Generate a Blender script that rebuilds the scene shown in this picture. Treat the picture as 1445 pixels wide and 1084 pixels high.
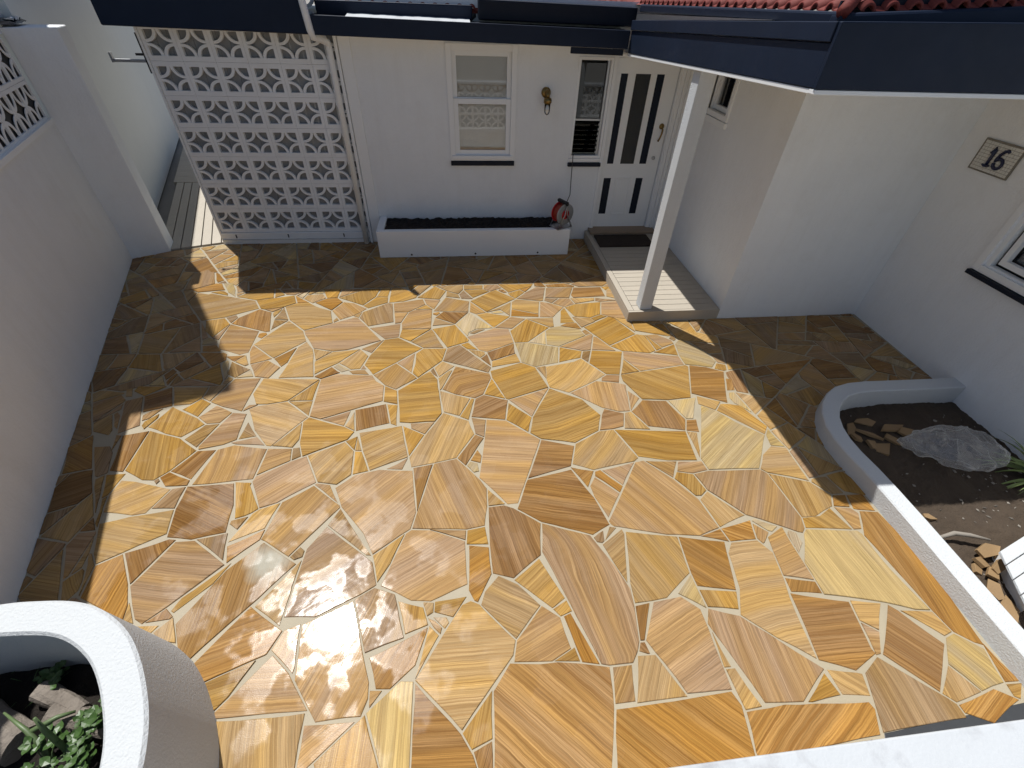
import bpy, bmesh, math, random
from mathutils import Vector, Matrix, noise
random.seed(11)
for _o in list(bpy.data.objects): bpy.data.objects.remove(_o)
scene = bpy.context.scene
COL = scene.collection
R = math.radians

# ------------------------------------------------------------------ camera
cam_d = bpy.data.cameras.new('camera'); cam = bpy.data.objects.new('camera', cam_d); COL.objects.link(cam)
cam_d.sensor_width = 36.0; cam_d.lens = 629.0 / 1445.0 * 36.0
cam_d.clip_start = 0.02; cam_d.clip_end = 600.0
CR = ((0.9940819, -0.0464094, 0.0982213), (-0.1040506, -0.6666137, 0.7381055), (0.0312206, -0.7439572, -0.6674975))
cam.matrix_world = Matrix(((CR[0][0], -CR[0][1], -CR[0][2], 0.0), (CR[1][0], -CR[1][1], -CR[1][2], 0.0),
                           (CR[2][0], -CR[2][1], -CR[2][2], 2.7), (0, 0, 0, 1)))
scene.camera = cam

# ------------------------------------------------------------------ sky and sun
SUN_EL, SUN_AZ = 63.8, 38.0          # azimuth measured to the left of +Y
world = bpy.data.worlds.new('World'); scene.world = world; world.use_nodes = True
wn = world.node_tree.nodes; wl = world.node_tree.links
for n in list(wn): wn.remove(n)
w_out = wn.new('ShaderNodeOutputWorld'); w_bg = wn.new('ShaderNodeBackground'); w_sky = wn.new('ShaderNodeTexSky')
w_sky.sky_type = 'NISHITA'; w_sky.sun_disc = False
w_sky.sun_elevation = R(SUN_EL); w_sky.sun_rotation = R(-SUN_AZ)
w_sky.air_density = 1.0; w_sky.dust_density = 1.2; w_sky.ozone_density = 1.0
w_bg.inputs['Strength'].default_value = 0.056
wl.new(w_sky.outputs[0], w_bg.inputs[0]); wl.new(w_bg.outputs[0], w_out.inputs[0])
sun_d = bpy.data.lights.new('sun', 'SUN'); sun = bpy.data.objects.new('sun', sun_d); COL.objects.link(sun)
sun_d.energy = 4.1; sun_d.angle = R(0.55); sun_d.color = (1.0, 0.975, 0.935)
_sv = Vector((-math.sin(R(SUN_AZ)) * math.cos(R(SUN_EL)), math.cos(R(SUN_AZ)) * math.cos(R(SUN_EL)), math.sin(R(SUN_EL))))
sun.location = _sv * 30
sun.rotation_euler = _sv.to_track_quat('Z', 'Y').to_euler()
scene.view_settings.view_transform = 'Standard'; scene.view_settings.look = 'None'
scene.view_settings.exposure = 0.40; scene.view_settings.gamma = 1.0
scene.view_settings.use_curve_mapping = False
scene.cycles.max_bounces = 8; scene.cycles.diffuse_bounces = 5; scene.cycles.transparent_max_bounces = 12

# ------------------------------------------------------------------ materials
class NT:
    def __init__(s, name):
        s.m = bpy.data.materials.new(name); s.m.use_nodes = True
        s.t = s.m.node_tree; s.b = s.t.nodes['Principled BSDF']; s.out = s.t.nodes['Material Output']
    def n(s, typ, **kw):
        nd = s.t.nodes.new(typ)
        for k, v in kw.items():
            if k.startswith('i_'):
                key = k[2:]; key = int(key) if key.isdigit() else key
                nd.inputs[key].default_value = v
            else: setattr(nd, k, v)
        return nd
    def l(s, a, b): s.t.links.new(a, b)
    def math(s, op, a, b=None, c=None):
        nd = s.t.nodes.new('ShaderNodeMath'); nd.operation = op
        for i, v in enumerate((a, b, c)):
            if v is None: continue
            if isinstance(v, (int, float)): nd.inputs[i].default_value = v
            else: s.l(v, nd.inputs[i])
        return nd.outputs[0]
    def noise(s, vec, scale, detail=2.0, rough=0.5):
        nd = s.t.nodes.new('ShaderNodeTexNoise'); nd.inputs['Scale'].default_value = scale
        nd.inputs['Detail'].default_value = detail; nd.inputs['Roughness'].default_value = rough
        if vec is not None: s.l(vec, nd.inputs['Vector'])
        return nd.outputs['Fac']
    def pos(s): return s.t.nodes.new('ShaderNodeNewGeometry').outputs['Position']
    def ramp(s, fac, stops):
        nd = s.t.nodes.new('ShaderNodeValToRGB'); e = nd.color_ramp.elements
        while len(e) > 1: e.remove(e[-1])
        e[0].position = stops[0][0]; e[0].color = tuple(stops[0][1]) + (1,)
        for p, c in stops[1:]:
            el = e.new(p); el.color = tuple(c) + (1,)
        s.l(fac, nd.inputs[0]); return nd.outputs[0]
    def mix(s, fac, a, b, blend='MIX'):
        nd = s.t.nodes.new('ShaderNodeMix'); nd.data_type = 'RGBA'; nd.blend_type = blend
        for sock, v in ((nd.inputs[0], fac), (nd.inputs[6], a), (nd.inputs[7], b)):
            if isinstance(v, (int, float)): sock.default_value = v
            elif isinstance(v, tuple): sock.default_value = v + (1,) if len(v) == 3 else v
            else: s.l(v, sock)
        return nd.outputs[2]
    def bump(s, h, strength, dist, prev=None):
        nd = s.t.nodes.new('ShaderNodeBump'); nd.inputs['Strength'].default_value = strength; nd.inputs['Distance'].default_value = dist
        s.l(h, nd.inputs['Height'])
        if prev is not None: s.l(prev, nd.inputs['Normal'])
        return nd.outputs[0]

def rgb(c, k): return tuple(min(1.0, v * k) for v in c)

def mat_rough(name, col, var=0.08, rough=0.75, bump=0.25, dist=0.004, scale=60.0, stain=0.0, stain_col=(0.25, 0.22, 0.18), big=0.0, spec=0.35, streak=0.0, st=(0.56, 0.72)):
    t = NT(name); p = t.pos()
    c = t.mix(t.noise(p, 3.1, 4, 0.6), rgb(col, 1 - var), rgb(col, 1 + var))
    if streak > 0:
        mp = t.n('ShaderNodeMapping'); t.l(p, mp.inputs[0]); mp.inputs['Scale'].default_value = (7.0, 7.0, 0.5)
        c = t.mix(t.math('MULTIPLY', t.ramp(t.noise(mp.outputs[0], 1.6, 5, 0.65), [(0.48, (0, 0, 0)), (0.72, (1, 1, 1))]), streak), c, stain_col)
    if stain > 0:
        f = t.math('MULTIPLY', t.ramp(t.noise(p, 2.3 if st[0] > 0.5 else 5.0, 6, 0.65), [(st[0], (0, 0, 0)), (st[1], (1, 1, 1))]), stain)
        c = t.mix(f, c, stain_col)
    t.l(c, t.b.inputs['Base Color'])
    t.b.inputs['Roughness'].default_value = rough
    t.b.inputs['Specular IOR Level'].default_value = spec
    nrm = t.bump(t.noise(p, scale, 5, 0.6), bump, dist)
    if big > 0: nrm = t.bump(t.noise(p, 5.0, 2, 0.5), big, 0.03, nrm)
    t.l(nrm, t.b.inputs['Normal'])
    return t.m

def mat_plain(name, col, rough=0.5, metal=0.0, var=0.06, scale=8.0, bump=0.03):
    t = NT(name); p = t.pos()
    c = t.mix(t.noise(p, scale, 3), rgb(col, 1 - var), rgb(col, 1 + var))
    t.l(c, t.b.inputs['Base Color']); t.b.inputs['Metallic'].default_value = metal
    r = t.math('MULTIPLY_ADD', t.noise(p, scale * 3, 3), 0.2, rough - 0.1)
    t.l(r, t.b.inputs['Roughness'])
    t.l(t.bump(t.noise(p, 90, 3), bump, 0.002), t.b.inputs['Normal'])
    return t.m

def mat_stone(name, haze=None):
    t = NT(name); p = t.pos()
    uv = t.n('ShaderNodeUVMap', uv_map='grain').outputs[0]
    sp = t.n('ShaderNodeSeparateXYZ'); t.l(uv, sp.inputs[0]); u, v = sp.outputs[0], sp.outputs[1]
    at = t.n('ShaderNodeAttribute', attribute_name='tint'); tint = at.outputs['Color']; con = at.outputs['Alpha']
    w1 = t.math('MULTIPLY', t.math('SUBTRACT', t.noise(uv, 1.8, 1), 0.5), 0.022)
    w2 = t.math('MULTIPLY', t.math('SUBTRACT', t.noise(uv, 11.0, 2), 0.5), 0.009)
    v2 = t.math('ADD', t.math('ADD', v, w1), w2)
    def band(su, sv, det, off=0.0):
        cb = t.n('ShaderNodeCombineXYZ'); t.l(t.math('MULTIPLY', u, su), cb.inputs[0]); t.l(t.math('MULTIPLY_ADD', v2, sv, off), cb.inputs[1])
        return t.noise(cb.outputs[0], 1.0, det, 0.55)
    coarse = band(0.5, 13.0, 2); hue = band(0.5, 7.0, 1, 31.0); mid = band(0.7, 58.0, 2, 7.0); thin = band(1.2, 125.0, 1, 13.0); fine = band(3.0, 230.0, 1, 3.0)
    dark1 = t.ramp(coarse, [(0.0, (1, 1, 1)), (0.36, (0.8, 0.8, 0.8)), (0.50, (0.12, 0.12, 0.12)), (0.58, (0, 0, 0)), (1.0, (0, 0, 0))])
    line = t.ramp(mid, [(0.0, (1, 1, 1)), (0.40, (1, 1, 1)), (0.47, (0.2, 0.2, 0.2)), (0.53, (0, 0, 0)), (1.0, (0, 0, 0))])
    line2 = t.ramp(thin, [(0.0, (1, 1, 1)), (0.38, (1, 1, 1)), (0.46, (0, 0, 0)), (1.0, (0, 0, 0))])
    pale = t.ramp(t.math('MULTIPLY_ADD', mid, 0.45, t.math('MULTIPLY', coarse, 0.55)), [(0.0, (0, 0, 0)), (0.50, (0, 0, 0)), (0.64, (1, 1, 1))])
    c = t.mix(t.ramp(hue, [(0.42, (0, 0, 0)), (0.60, (1, 1, 1))]), t.mix(1.0, tint, (0.95, 0.95, 1.0), 'MULTIPLY'), t.mix(1.0, tint, (1.06, 0.98, 0.74), 'MULTIPLY'))
    c = t.mix(t.math('MULTIPLY', pale, 0.62), c, t.mix(1.0, c, (1.28, 1.28, 1.26), 'MULTIPLY'))
    dk = t.mix(1.0, tint, (0.56, 0.44, 0.30), 'MULTIPLY')
    c = t.mix(t.math('MULTIPLY', dark1, t.math('MINIMUM', t.math('MULTIPLY', con, 0.85), 0.8)), c, dk)
    c = t.mix(t.math('MULTIPLY', line, t.math('MINIMUM', t.math('MULTIPLY_ADD', con, 0.75, 0.08), 0.8)), c, dk)
    c = t.mix(t.math('MULTIPLY', line2, t.math('MULTIPLY_ADD', con, 0.45, 0.08)), c, dk)
    f = t.math('MULTIPLY_ADD', fine, 1.2, 0.40)
    fc = t.n('ShaderNodeCombineColor')
    for i in range(3): t.l(f, fc.inputs[i])
    c = t.mix(1.0, c, fc.outputs[0], 'MULTIPLY')
    g = t.math('MULTIPLY_ADD', t.noise(p, 420.0, 2), 0.34, 0.83)
    gc = t.n('ShaderNodeCombineColor')
    for i in range(3): t.l(g, gc.inputs[i])
    c = t.mix(1.0, c, gc.outputs[0], 'MULTIPLY')
    if haze:
        vd = t.n('ShaderNodeVectorMath', operation='DISTANCE'); t.l(p, vd.inputs[0]); vd.inputs[1].default_value = haze
        d = t.math('ADD', vd.outputs['Value'], t.math('MULTIPLY', t.math('SUBTRACT', t.noise(p, 14, 3), 0.5), 0.12))
        c = t.mix(t.ramp(d, [(0.05, (0.75, 0.75, 0.75)), (0.17, (0, 0, 0))]), c, (0.40, 0.40, 0.34))
    t.l(c, t.b.inputs['Base Color'])
    # sealed, still damp in places
    wet = t.ramp(t.noise(p, 3.8, 3, 0.5), [(0.49, (0, 0, 0)), (0.57, (1, 1, 1))])
    r = t.math('ADD', t.math('MULTIPLY_ADD', wet, 0.21, 0.055), t.math('MULTIPLY', t.noise(p, 150, 2), 0.07))
    t.l(r, t.b.inputs['Roughness'])
    t.b.inputs['Specular IOR Level'].default_value = 0.18
    n1 = t.bump(t.noise(p, 240.0, 2, 0.6), 0.14, 0.0016); t.l(t.math('MULTIPLY_ADD', wet, 0.26, 0.02), n1.node.inputs['Strength'])
    n2 = t.bump(t.noise(p, 8.0, 2), 0.16, 0.010, n1)
    n3 = t.bump(mid, 0.05, 0.003, n2)
    t.l(n3, t.b.inputs['Normal'])
    return t.m

def mat_glass(name, tint=(0.94, 0.94, 0.93), rough=0.02, refl=1.0):
    t = NT(name); nd = t.t.nodes; nd.remove(t.b)
    tr = t.n('ShaderNodeBsdfTransparent'); tr.inputs[0].default_value = tint + (1,)
    gl = t.n('ShaderNodeBsdfGlossy'); gl.inputs['Roughness'].default_value = rough
    fr = t.n('ShaderNodeFresnel'); fr.inputs[0].default_value = 1.55
    mx = t.n('ShaderNodeMixShader'); f = t.math('MULTIPLY', fr.outputs[0], refl)
    t.l(t.math('MINIMUM', f, 1.0), mx.inputs[0]); t.l(tr.outputs[0], mx.inputs[1]); t.l(gl.outputs[0], mx.inputs[2])
    t.l(mx.outputs[0], t.out.inputs[0]); return t.m

def mat_bag(name):
    t = NT(name); nd = t.t.nodes; nd.remove(t.b); p = t.pos()
    tr = t.n('ShaderNodeBsdfTransparent'); df = t.n('ShaderNodeBsdfTranslucent'); df.inputs[0].default_value = (0.85, 0.86, 0.86, 1)
    d2 = t.n('ShaderNodeBsdfDiffuse'); d2.inputs[0].default_value = (0.82, 0.83, 0.83, 1)
    gl = t.n('ShaderNodeBsdfGlossy'); gl.inputs['Roughness'].default_value = 0.18
    bp = t.bump(t.noise(p, 14, 3, 0.6), 0.35, 0.03)
    for b in (gl, d2): t.l(bp, b.inputs['Normal'])
    m1 = t.n('ShaderNodeMixShader'); m1.inputs[0].default_value = 0.5; t.l(df.outputs[0], m1.inputs[1]); t.l(d2.outputs[0], m1.inputs[2])
    m2 = t.n('ShaderNodeMixShader'); m2.inputs[0].default_value = 0.3; t.l(m1.outputs[0], m2.inputs[1]); t.l(gl.outputs[0], m2.inputs[2])
    lw = t.n('ShaderNodeLayerWeight'); lw.inputs[0].default_value = 0.5; t.l(bp, lw.inputs['Normal'])
    m3 = t.n('ShaderNodeMixShader'); e = t.math('POWER', lw.outputs['Facing'], 2.6)
    t.l(t.math('MULTIPLY_ADD', e, 0.62, 0.20), m3.inputs[0])
    t.l(tr.outputs[0], m3.inputs[1]); t.l(m2.outputs[0], m3.inputs[2]); t.l(m3.outputs[0], t.out.inputs[0]); return t.m

def mat_board(name, col, axis=0, rough=0.6):
    t = NT(name); p = t.pos()
    mp = t.n('ShaderNodeMapping'); t.l(p, mp.inputs[0])
    s = [30.0, 30.0, 30.0]; s[axis] = 1.2; mp.inputs['Scale'].default_value = s
    g = t.noise(mp.outputs[0], 3.0, 5, 0.6)
    oi = t.n('ShaderNodeObjectInfo').outputs['Random']
    c = t.mix(g, rgb(col, 0.86), rgb(col, 1.1))
    c = t.mix(t.math('MULTIPLY', oi, 0.35), c, rgb(col, 0.82))
    c = t.mix(t.math('MULTIPLY', t.ramp(t.noise(p, 6, 5, 0.7), [(0.55, (0, 0, 0)), (0.75, (1, 1, 1))]), 0.3), c, rgb(col, 0.6))
    t.l(c, t.b.inputs['Base Color']); t.b.inputs['Roughness'].default_value = rough
    t.l(t.bump(g, 0.25, 0.002), t.b.inputs['Normal']); return t.m

M = {}
M['stone'] = mat_stone('sandstone'); M['stone_haze'] = mat_stone('sandstone_cement_haze', (-1.27, 1.46, 0.0))
M['grout'] = mat_rough('grout', (0.345, 0.30, 0.215), 0.12, 0.6, 0.5, 0.003, 180, 0.35, (0.25, 0.205, 0.14))
M['white'] = mat_rough('white_render', (0.79, 0.815, 0.83), 0.045, 0.8, 0.8, 0.005, 48, 0.20, (0.62, 0.615, 0.59), big=0.25, streak=0.12)
M['white_smooth'] = mat_rough('white_paint', (0.81, 0.83, 0.835), 0.02, 0.45, 0.06, 0.002, 90, 0.06, (0.6, 0.58, 0.54), spec=0.5)
M['white_coarse'] = mat_rough('white_roughcast', (0.55, 0.575, 0.59), 0.03, 0.8, 0.9, 0.006, 85, 0.12, (0.55, 0.55, 0.53))
M['white_worn'] = mat_rough('white_worn_paint', (0.50, 0.525, 0.545), 0.07, 0.6, 0.5, 0.003, 60, 0.75, (0.33, 0.335, 0.35), st=(0.48, 0.66))
M['breeze'] = mat_rough('white_breeze_paint', (0.82, 0.835, 0.84), 0.04, 0.75, 0.3, 0.003, 90, 0.2, (0.55, 0.54, 0.5))
M['navy'] = mat_plain('navy_paint', (0.007, 0.0145, 0.034), 0.55, 0.0, 0.22, 3.5)
M['navy_dark'] = mat_plain('navy_trim', (0.005, 0.0095, 0.021), 0.55)
for _k in ('navy', 'navy_dark'): M[_k].node_tree.nodes['Principled BSDF'].inputs['Specular IOR Level'].default_value = 0.25
M['charcoal'] = mat_plain('charcoal_metal_and_gap_shade', (0.035, 0.038, 0.042), 0.45)  # metal of the downpipe, also the painted shade of the gap strip
M['deck'] = mat_board('deck_boards', (0.43, 0.385, 0.315), 0)
M['deck_y'] = mat_board('deck_boards_long', (0.43, 0.385, 0.315), 1)
M['timber'] = mat_board('threshold_timber', (0.30, 0.22, 0.15), 0)
M['screen'] = mat_board('grey_screen_boards', (0.26, 0.265, 0.265), 2)
M['black'] = mat_plain('black', (0.012, 0.012, 0.013), 0.6)
M['dark_room'] = mat_plain('dark_interior', (0.02, 0.02, 0.02), 0.9)
M['blind'] = mat_rough('pale_blind', (0.62, 0.595, 0.54), 0.03, 0.85, 0.05, 0.001, 40)
M['glass'] = mat_glass('window_glass', refl=2.0); M['glass_dark'] = mat_glass('louvre_glass', (0.35, 0.38, 0.38), 0.03, 1.6)
M['lamp_glass'] = mat_glass('lamp_glass', (0.97, 0.97, 0.95), 0.02, 1.5)
M['brass'] = mat_plain('aged_brass', (0.26, 0.18, 0.07), 0.4, 1.0)
M['steel'] = mat_plain('galvanised_steel', (0.42, 0.43, 0.44), 0.38, 0.9)
M['red'] = mat_plain('red_plastic', (0.42, 0.018, 0.018), 0.4)
M['cord'] = mat_plain('dark_cord', (0.03, 0.03, 0.03), 0.5)
M['orange_cord'] = mat_plain('orange_red_cord', (0.36, 0.05, 0.025), 0.5)
M['mat'] = mat_rough('coir_mat', (0.035, 0.024, 0.017), 0.25, 0.95, 1.0, 0.006, 260)
M['soil'] = mat_rough('garden_soil', (0.066, 0.048, 0.033), 0.3, 0.95, 0.9, 0.012, 90, 0.5, (0.05, 0.037, 0.028))
M['soil_dark'] = mat_rough('dark_soil', (0.018, 0.014, 0.011), 0.35, 0.95, 1.0, 0.015, 80)  # much darker soil colour, used in both planters
M['roof'] = mat_rough('red_roof_tile', (0.19, 0.036, 0.028), 0.25, 0.7, 0.4, 0.004, 50, 0.4, (0.12, 0.04, 0.035))
M['concrete'] = mat_rough('concrete_ground', (0.24, 0.23, 0.21), 0.15, 0.85, 0.5, 0.005, 70)
M['leaf'] = mat_plain('green_leaf', (0.045, 0.095, 0.02), 0.45, 0, 0.3, 30)
M['leaf_pale'] = mat_plain('strap_leaf', (0.16, 0.22, 0.06), 0.4, 0, 0.3, 20)
M['stem'] = mat_plain('stem_green', (0.10, 0.15, 0.06), 0.5, 0, 0.25, 20)
M['bark'] = mat_rough('weathered_log', (0.22, 0.19, 0.16), 0.35, 0.9, 1.0, 0.012, 40, 0.5, (0.08, 0.065, 0.05))
M['offcut'] = mat_rough('sandstone_offcut', (0.26, 0.17, 0.085), 0.25, 0.75, 0.5, 0.004, 60, 0.4, (0.19, 0.125, 0.07))
M['pebble'] = mat_rough('pale_pebble', (0.26, 0.235, 0.20), 0.3, 0.8, 0.5, 0.004, 60)
M['bag'] = mat_bag('clear_plastic_bag')
M['plastic_black'] = mat_plain('black_plastic', (0.012, 0.013, 0.015), 0.25)
M['foil'] = mat_plain('foil_tape', (0.72, 0.73, 0.74), 0.25, 1.0)
M['mosaic'] = mat_rough('mosaic_tile', (0.66, 0.65, 0.60), 0.25, 0.4, 0.2, 0.002, 120)
M['mosaic_edge'] = mat_plain('plaque_edge', (0.22, 0.20, 0.16), 0.5)
M['numeral'] = mat_plain('numeral_navy', (0.008, 0.013, 0.05), 0.35)
M['neighbour'] = mat_rough('pale_wall_paint', (0.74, 0.75, 0.73), 0.04, 0.8, 0.4, 0.004, 50, 0.12, (0.6, 0.6, 0.57))

# ------------------------------------------------------------------ geometry helpers
class MB:
    def __init__(s): s.v = []; s.f = []
    def add(s, pts, faces):
        o = len(s.v); s.v += [tuple(p) for p in pts]; s.f += [tuple(i + o for i in f) for f in faces]; return s
    def hexa(s, p):   # 8 points: bottom loop, top loop
        return s.add(p, [(3, 2, 1, 0), (4, 5, 6, 7), (0, 1, 5, 4), (1, 2, 6, 5), (2, 3, 7, 6), (3, 0, 4, 7)])
    def box(s, x0, x1, y0, y1, z0, z1):
        return s.hexa([(x0, y0, z0), (x1, y0, z0), (x1, y1, z0), (x0, y1, z0), (x0, y0, z1), (x1, y0, z1), (x1, y1, z1), (x0, y1, z1)])
    def prism(s, poly, z0, z1):
        n = len(poly)
        zz = (lambda z, p: z(p) if callable(z) else z)
        pts = [(p[0], p[1], zz(z0, p)) for p in poly] + [(p[0], p[1], zz(z1, p)) for p in poly]
        return s.add(pts, [tuple(range(n - 1, -1, -1)), tuple(range(n, 2 * n))] + [(i, (i + 1) % n, n + (i + 1) % n, n + i) for i in range(n)])
    def quad(s, a, b, c, d): return s.add([a, b, c, d], [(0, 1, 2, 3)])
    def tube(s, path, r, n=8, caps=True):
        path = [Vector(p) for p in path]; rs = r if isinstance(r, (list, tuple)) else [r] * len(path)
        up = Vector((0.3, 0.2, 1)); prev = None; rings = []
        for i, p in enumerate(path):
            t = (path[min(i + 1, len(path) - 1)] - path[max(i - 1, 0)]).normalized()
            a = prev - t * prev.dot(t) if prev is not None else up.cross(t)
            if a.length < 1e-5: a = Vector((1, 0, 0)).cross(t)
            a.normalize(); b = t.cross(a); prev = a
            rings.append([p + (a * math.cos(2 * math.pi * k / n) + b * math.sin(2 * math.pi * k / n)) * rs[i] for k in range(n)])
        pts = [q for rg in rings for q in rg]; m = len(path)
        fs = [(i * n + k, i * n + (k + 1) % n, (i + 1) * n + (k + 1) % n, (i + 1) * n + k) for i in range(m - 1) for k in range(n)]
        if caps: fs += [tuple(range(n - 1, -1, -1)), tuple((m - 1) * n + k for k in range(n))]
        return s.add(pts, fs)
    def lathe(s, prof, base, axis=(0, 0, 1), n=16):
        ax = Vector(axis).normalized(); a = ax.orthogonal().normalized(); b = ax.cross(a); base = Vector(base)
        pts = [base + ax * h + (a * math.cos(2 * math.pi * k / n) + b * math.sin(2 * math.pi * k / n)) * r for r, h in prof for k in range(n)]
        m = len(prof)
        fs = [(i * n + k, i * n + (k + 1) % n, (i + 1) * n + (k + 1) % n, (i + 1) * n + k) for i in range(m - 1) for k in range(n)]
        fs += [tuple(range(n - 1, -1, -1)), tuple((m - 1) * n + k for k in range(n))]
        return s.add(pts, fs)
    def sheet(s, o, u, w, us, zs, holes=()):      # vertical sheet with rectangular holes; o origin, u dir, us/zs break lists
        for i in range(len(us) - 1):
            for j in range(len(zs) - 1):
                uc, zc = (us[i] + us[i + 1]) / 2, (zs[j] + zs[j + 1]) / 2
                if any(h[0] < uc < h[1] and h[2] < zc < h[3] for h in holes): continue
                P = [Vector(o) + Vector(u) * a + Vector((0, 0, b)) for a, b in ((us[i], zs[j]), (us[i + 1], zs[j]), (us[i + 1], zs[j + 1]), (us[i], zs[j + 1]))]
                s.quad(*P)
        for h in holes:
            c = [(h[0], h[2]), (h[1], h[2]), (h[1], h[3]), (h[0], h[3])]
            for k in range(4):
                a, b = c[k], c[(k + 1) % 4]
                pa = Vector(o) + Vector(u) * a[0] + Vector((0, 0, a[1])); pb = Vector(o) + Vector(u) * b[0] + Vector((0, 0, b[1]))
                s.quad(pa, pb, pb + Vector(w), pa + Vector(w))
        return s
    def mesh(s, name, mat):
        me = bpy.data.meshes.new(name); me.from_pydata(s.v, [], s.f); me.update()
        me.materials.append(M[mat] if isinstance(mat, str) else mat); return me
    def build(s, name, mat, parent=None, smooth=False, bevel=0.0, seg=2, fix=True):
        lo = [min(v[i] for v in s.v) for i in range(3)]; hi = [max(v[i] for v in s.v) for i in range(3)]
        c = Vector(((lo[0] + hi[0]) / 2, (lo[1] + hi[1]) / 2, lo[2]))
        s.v = [(v[0] - c.x, v[1] - c.y, v[2] - c.z) for v in s.v]
        me = s.mesh(name, mat)
        if fix:
            bm = bmesh.new(); bm.from_mesh(me); bmesh.ops.recalc_face_normals(bm, faces=bm.faces); bm.to_mesh(me); bm.free()
        if smooth:
            for p in me.polygons: p.use_smooth = True
        return link(name, me, c, parent, bevel, seg)

def link(name, me, loc, parent=None, bevel=0.0, seg=2):
    o = bpy.data.objects.new(name, me); COL.objects.link(o); o.location = loc
    if parent is not None: setpar(o, parent)
    if bevel > 0:
        b = o.modifiers.new('bevel', 'BEVEL'); b.width = bevel; b.segments = seg; b.limit_method = 'ANGLE'; b.angle_limit = R(40)
    return o
WL = {}
def wloc(o):
    p = Vector(o.location); q = o
    return WL.get(o.name, p)
def setpar(o, parent):
    o.parent = parent
    pw = wloc(parent); WL[o.name] = Vector(o.location)
    o.matrix_parent_inverse = Matrix.Translation(-pw)
def thing(name, label, cat, loc, group=None):
    o = bpy.data.objects.new(name, None); COL.objects.link(o); o.location = loc; o.empty_display_size = 0.1
    return tag(o, label, cat, group)
def tag(o, label, cat, group=None):
    o['label'] = label; o['category'] = cat
    if group: o['group'] = group
    return o
def struct(o): o['kind'] = 'structure'; return o
def nz(x, y, z=0.0, s=1.0): return noise.noise(Vector((x * s, y * s, z * s)))

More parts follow.
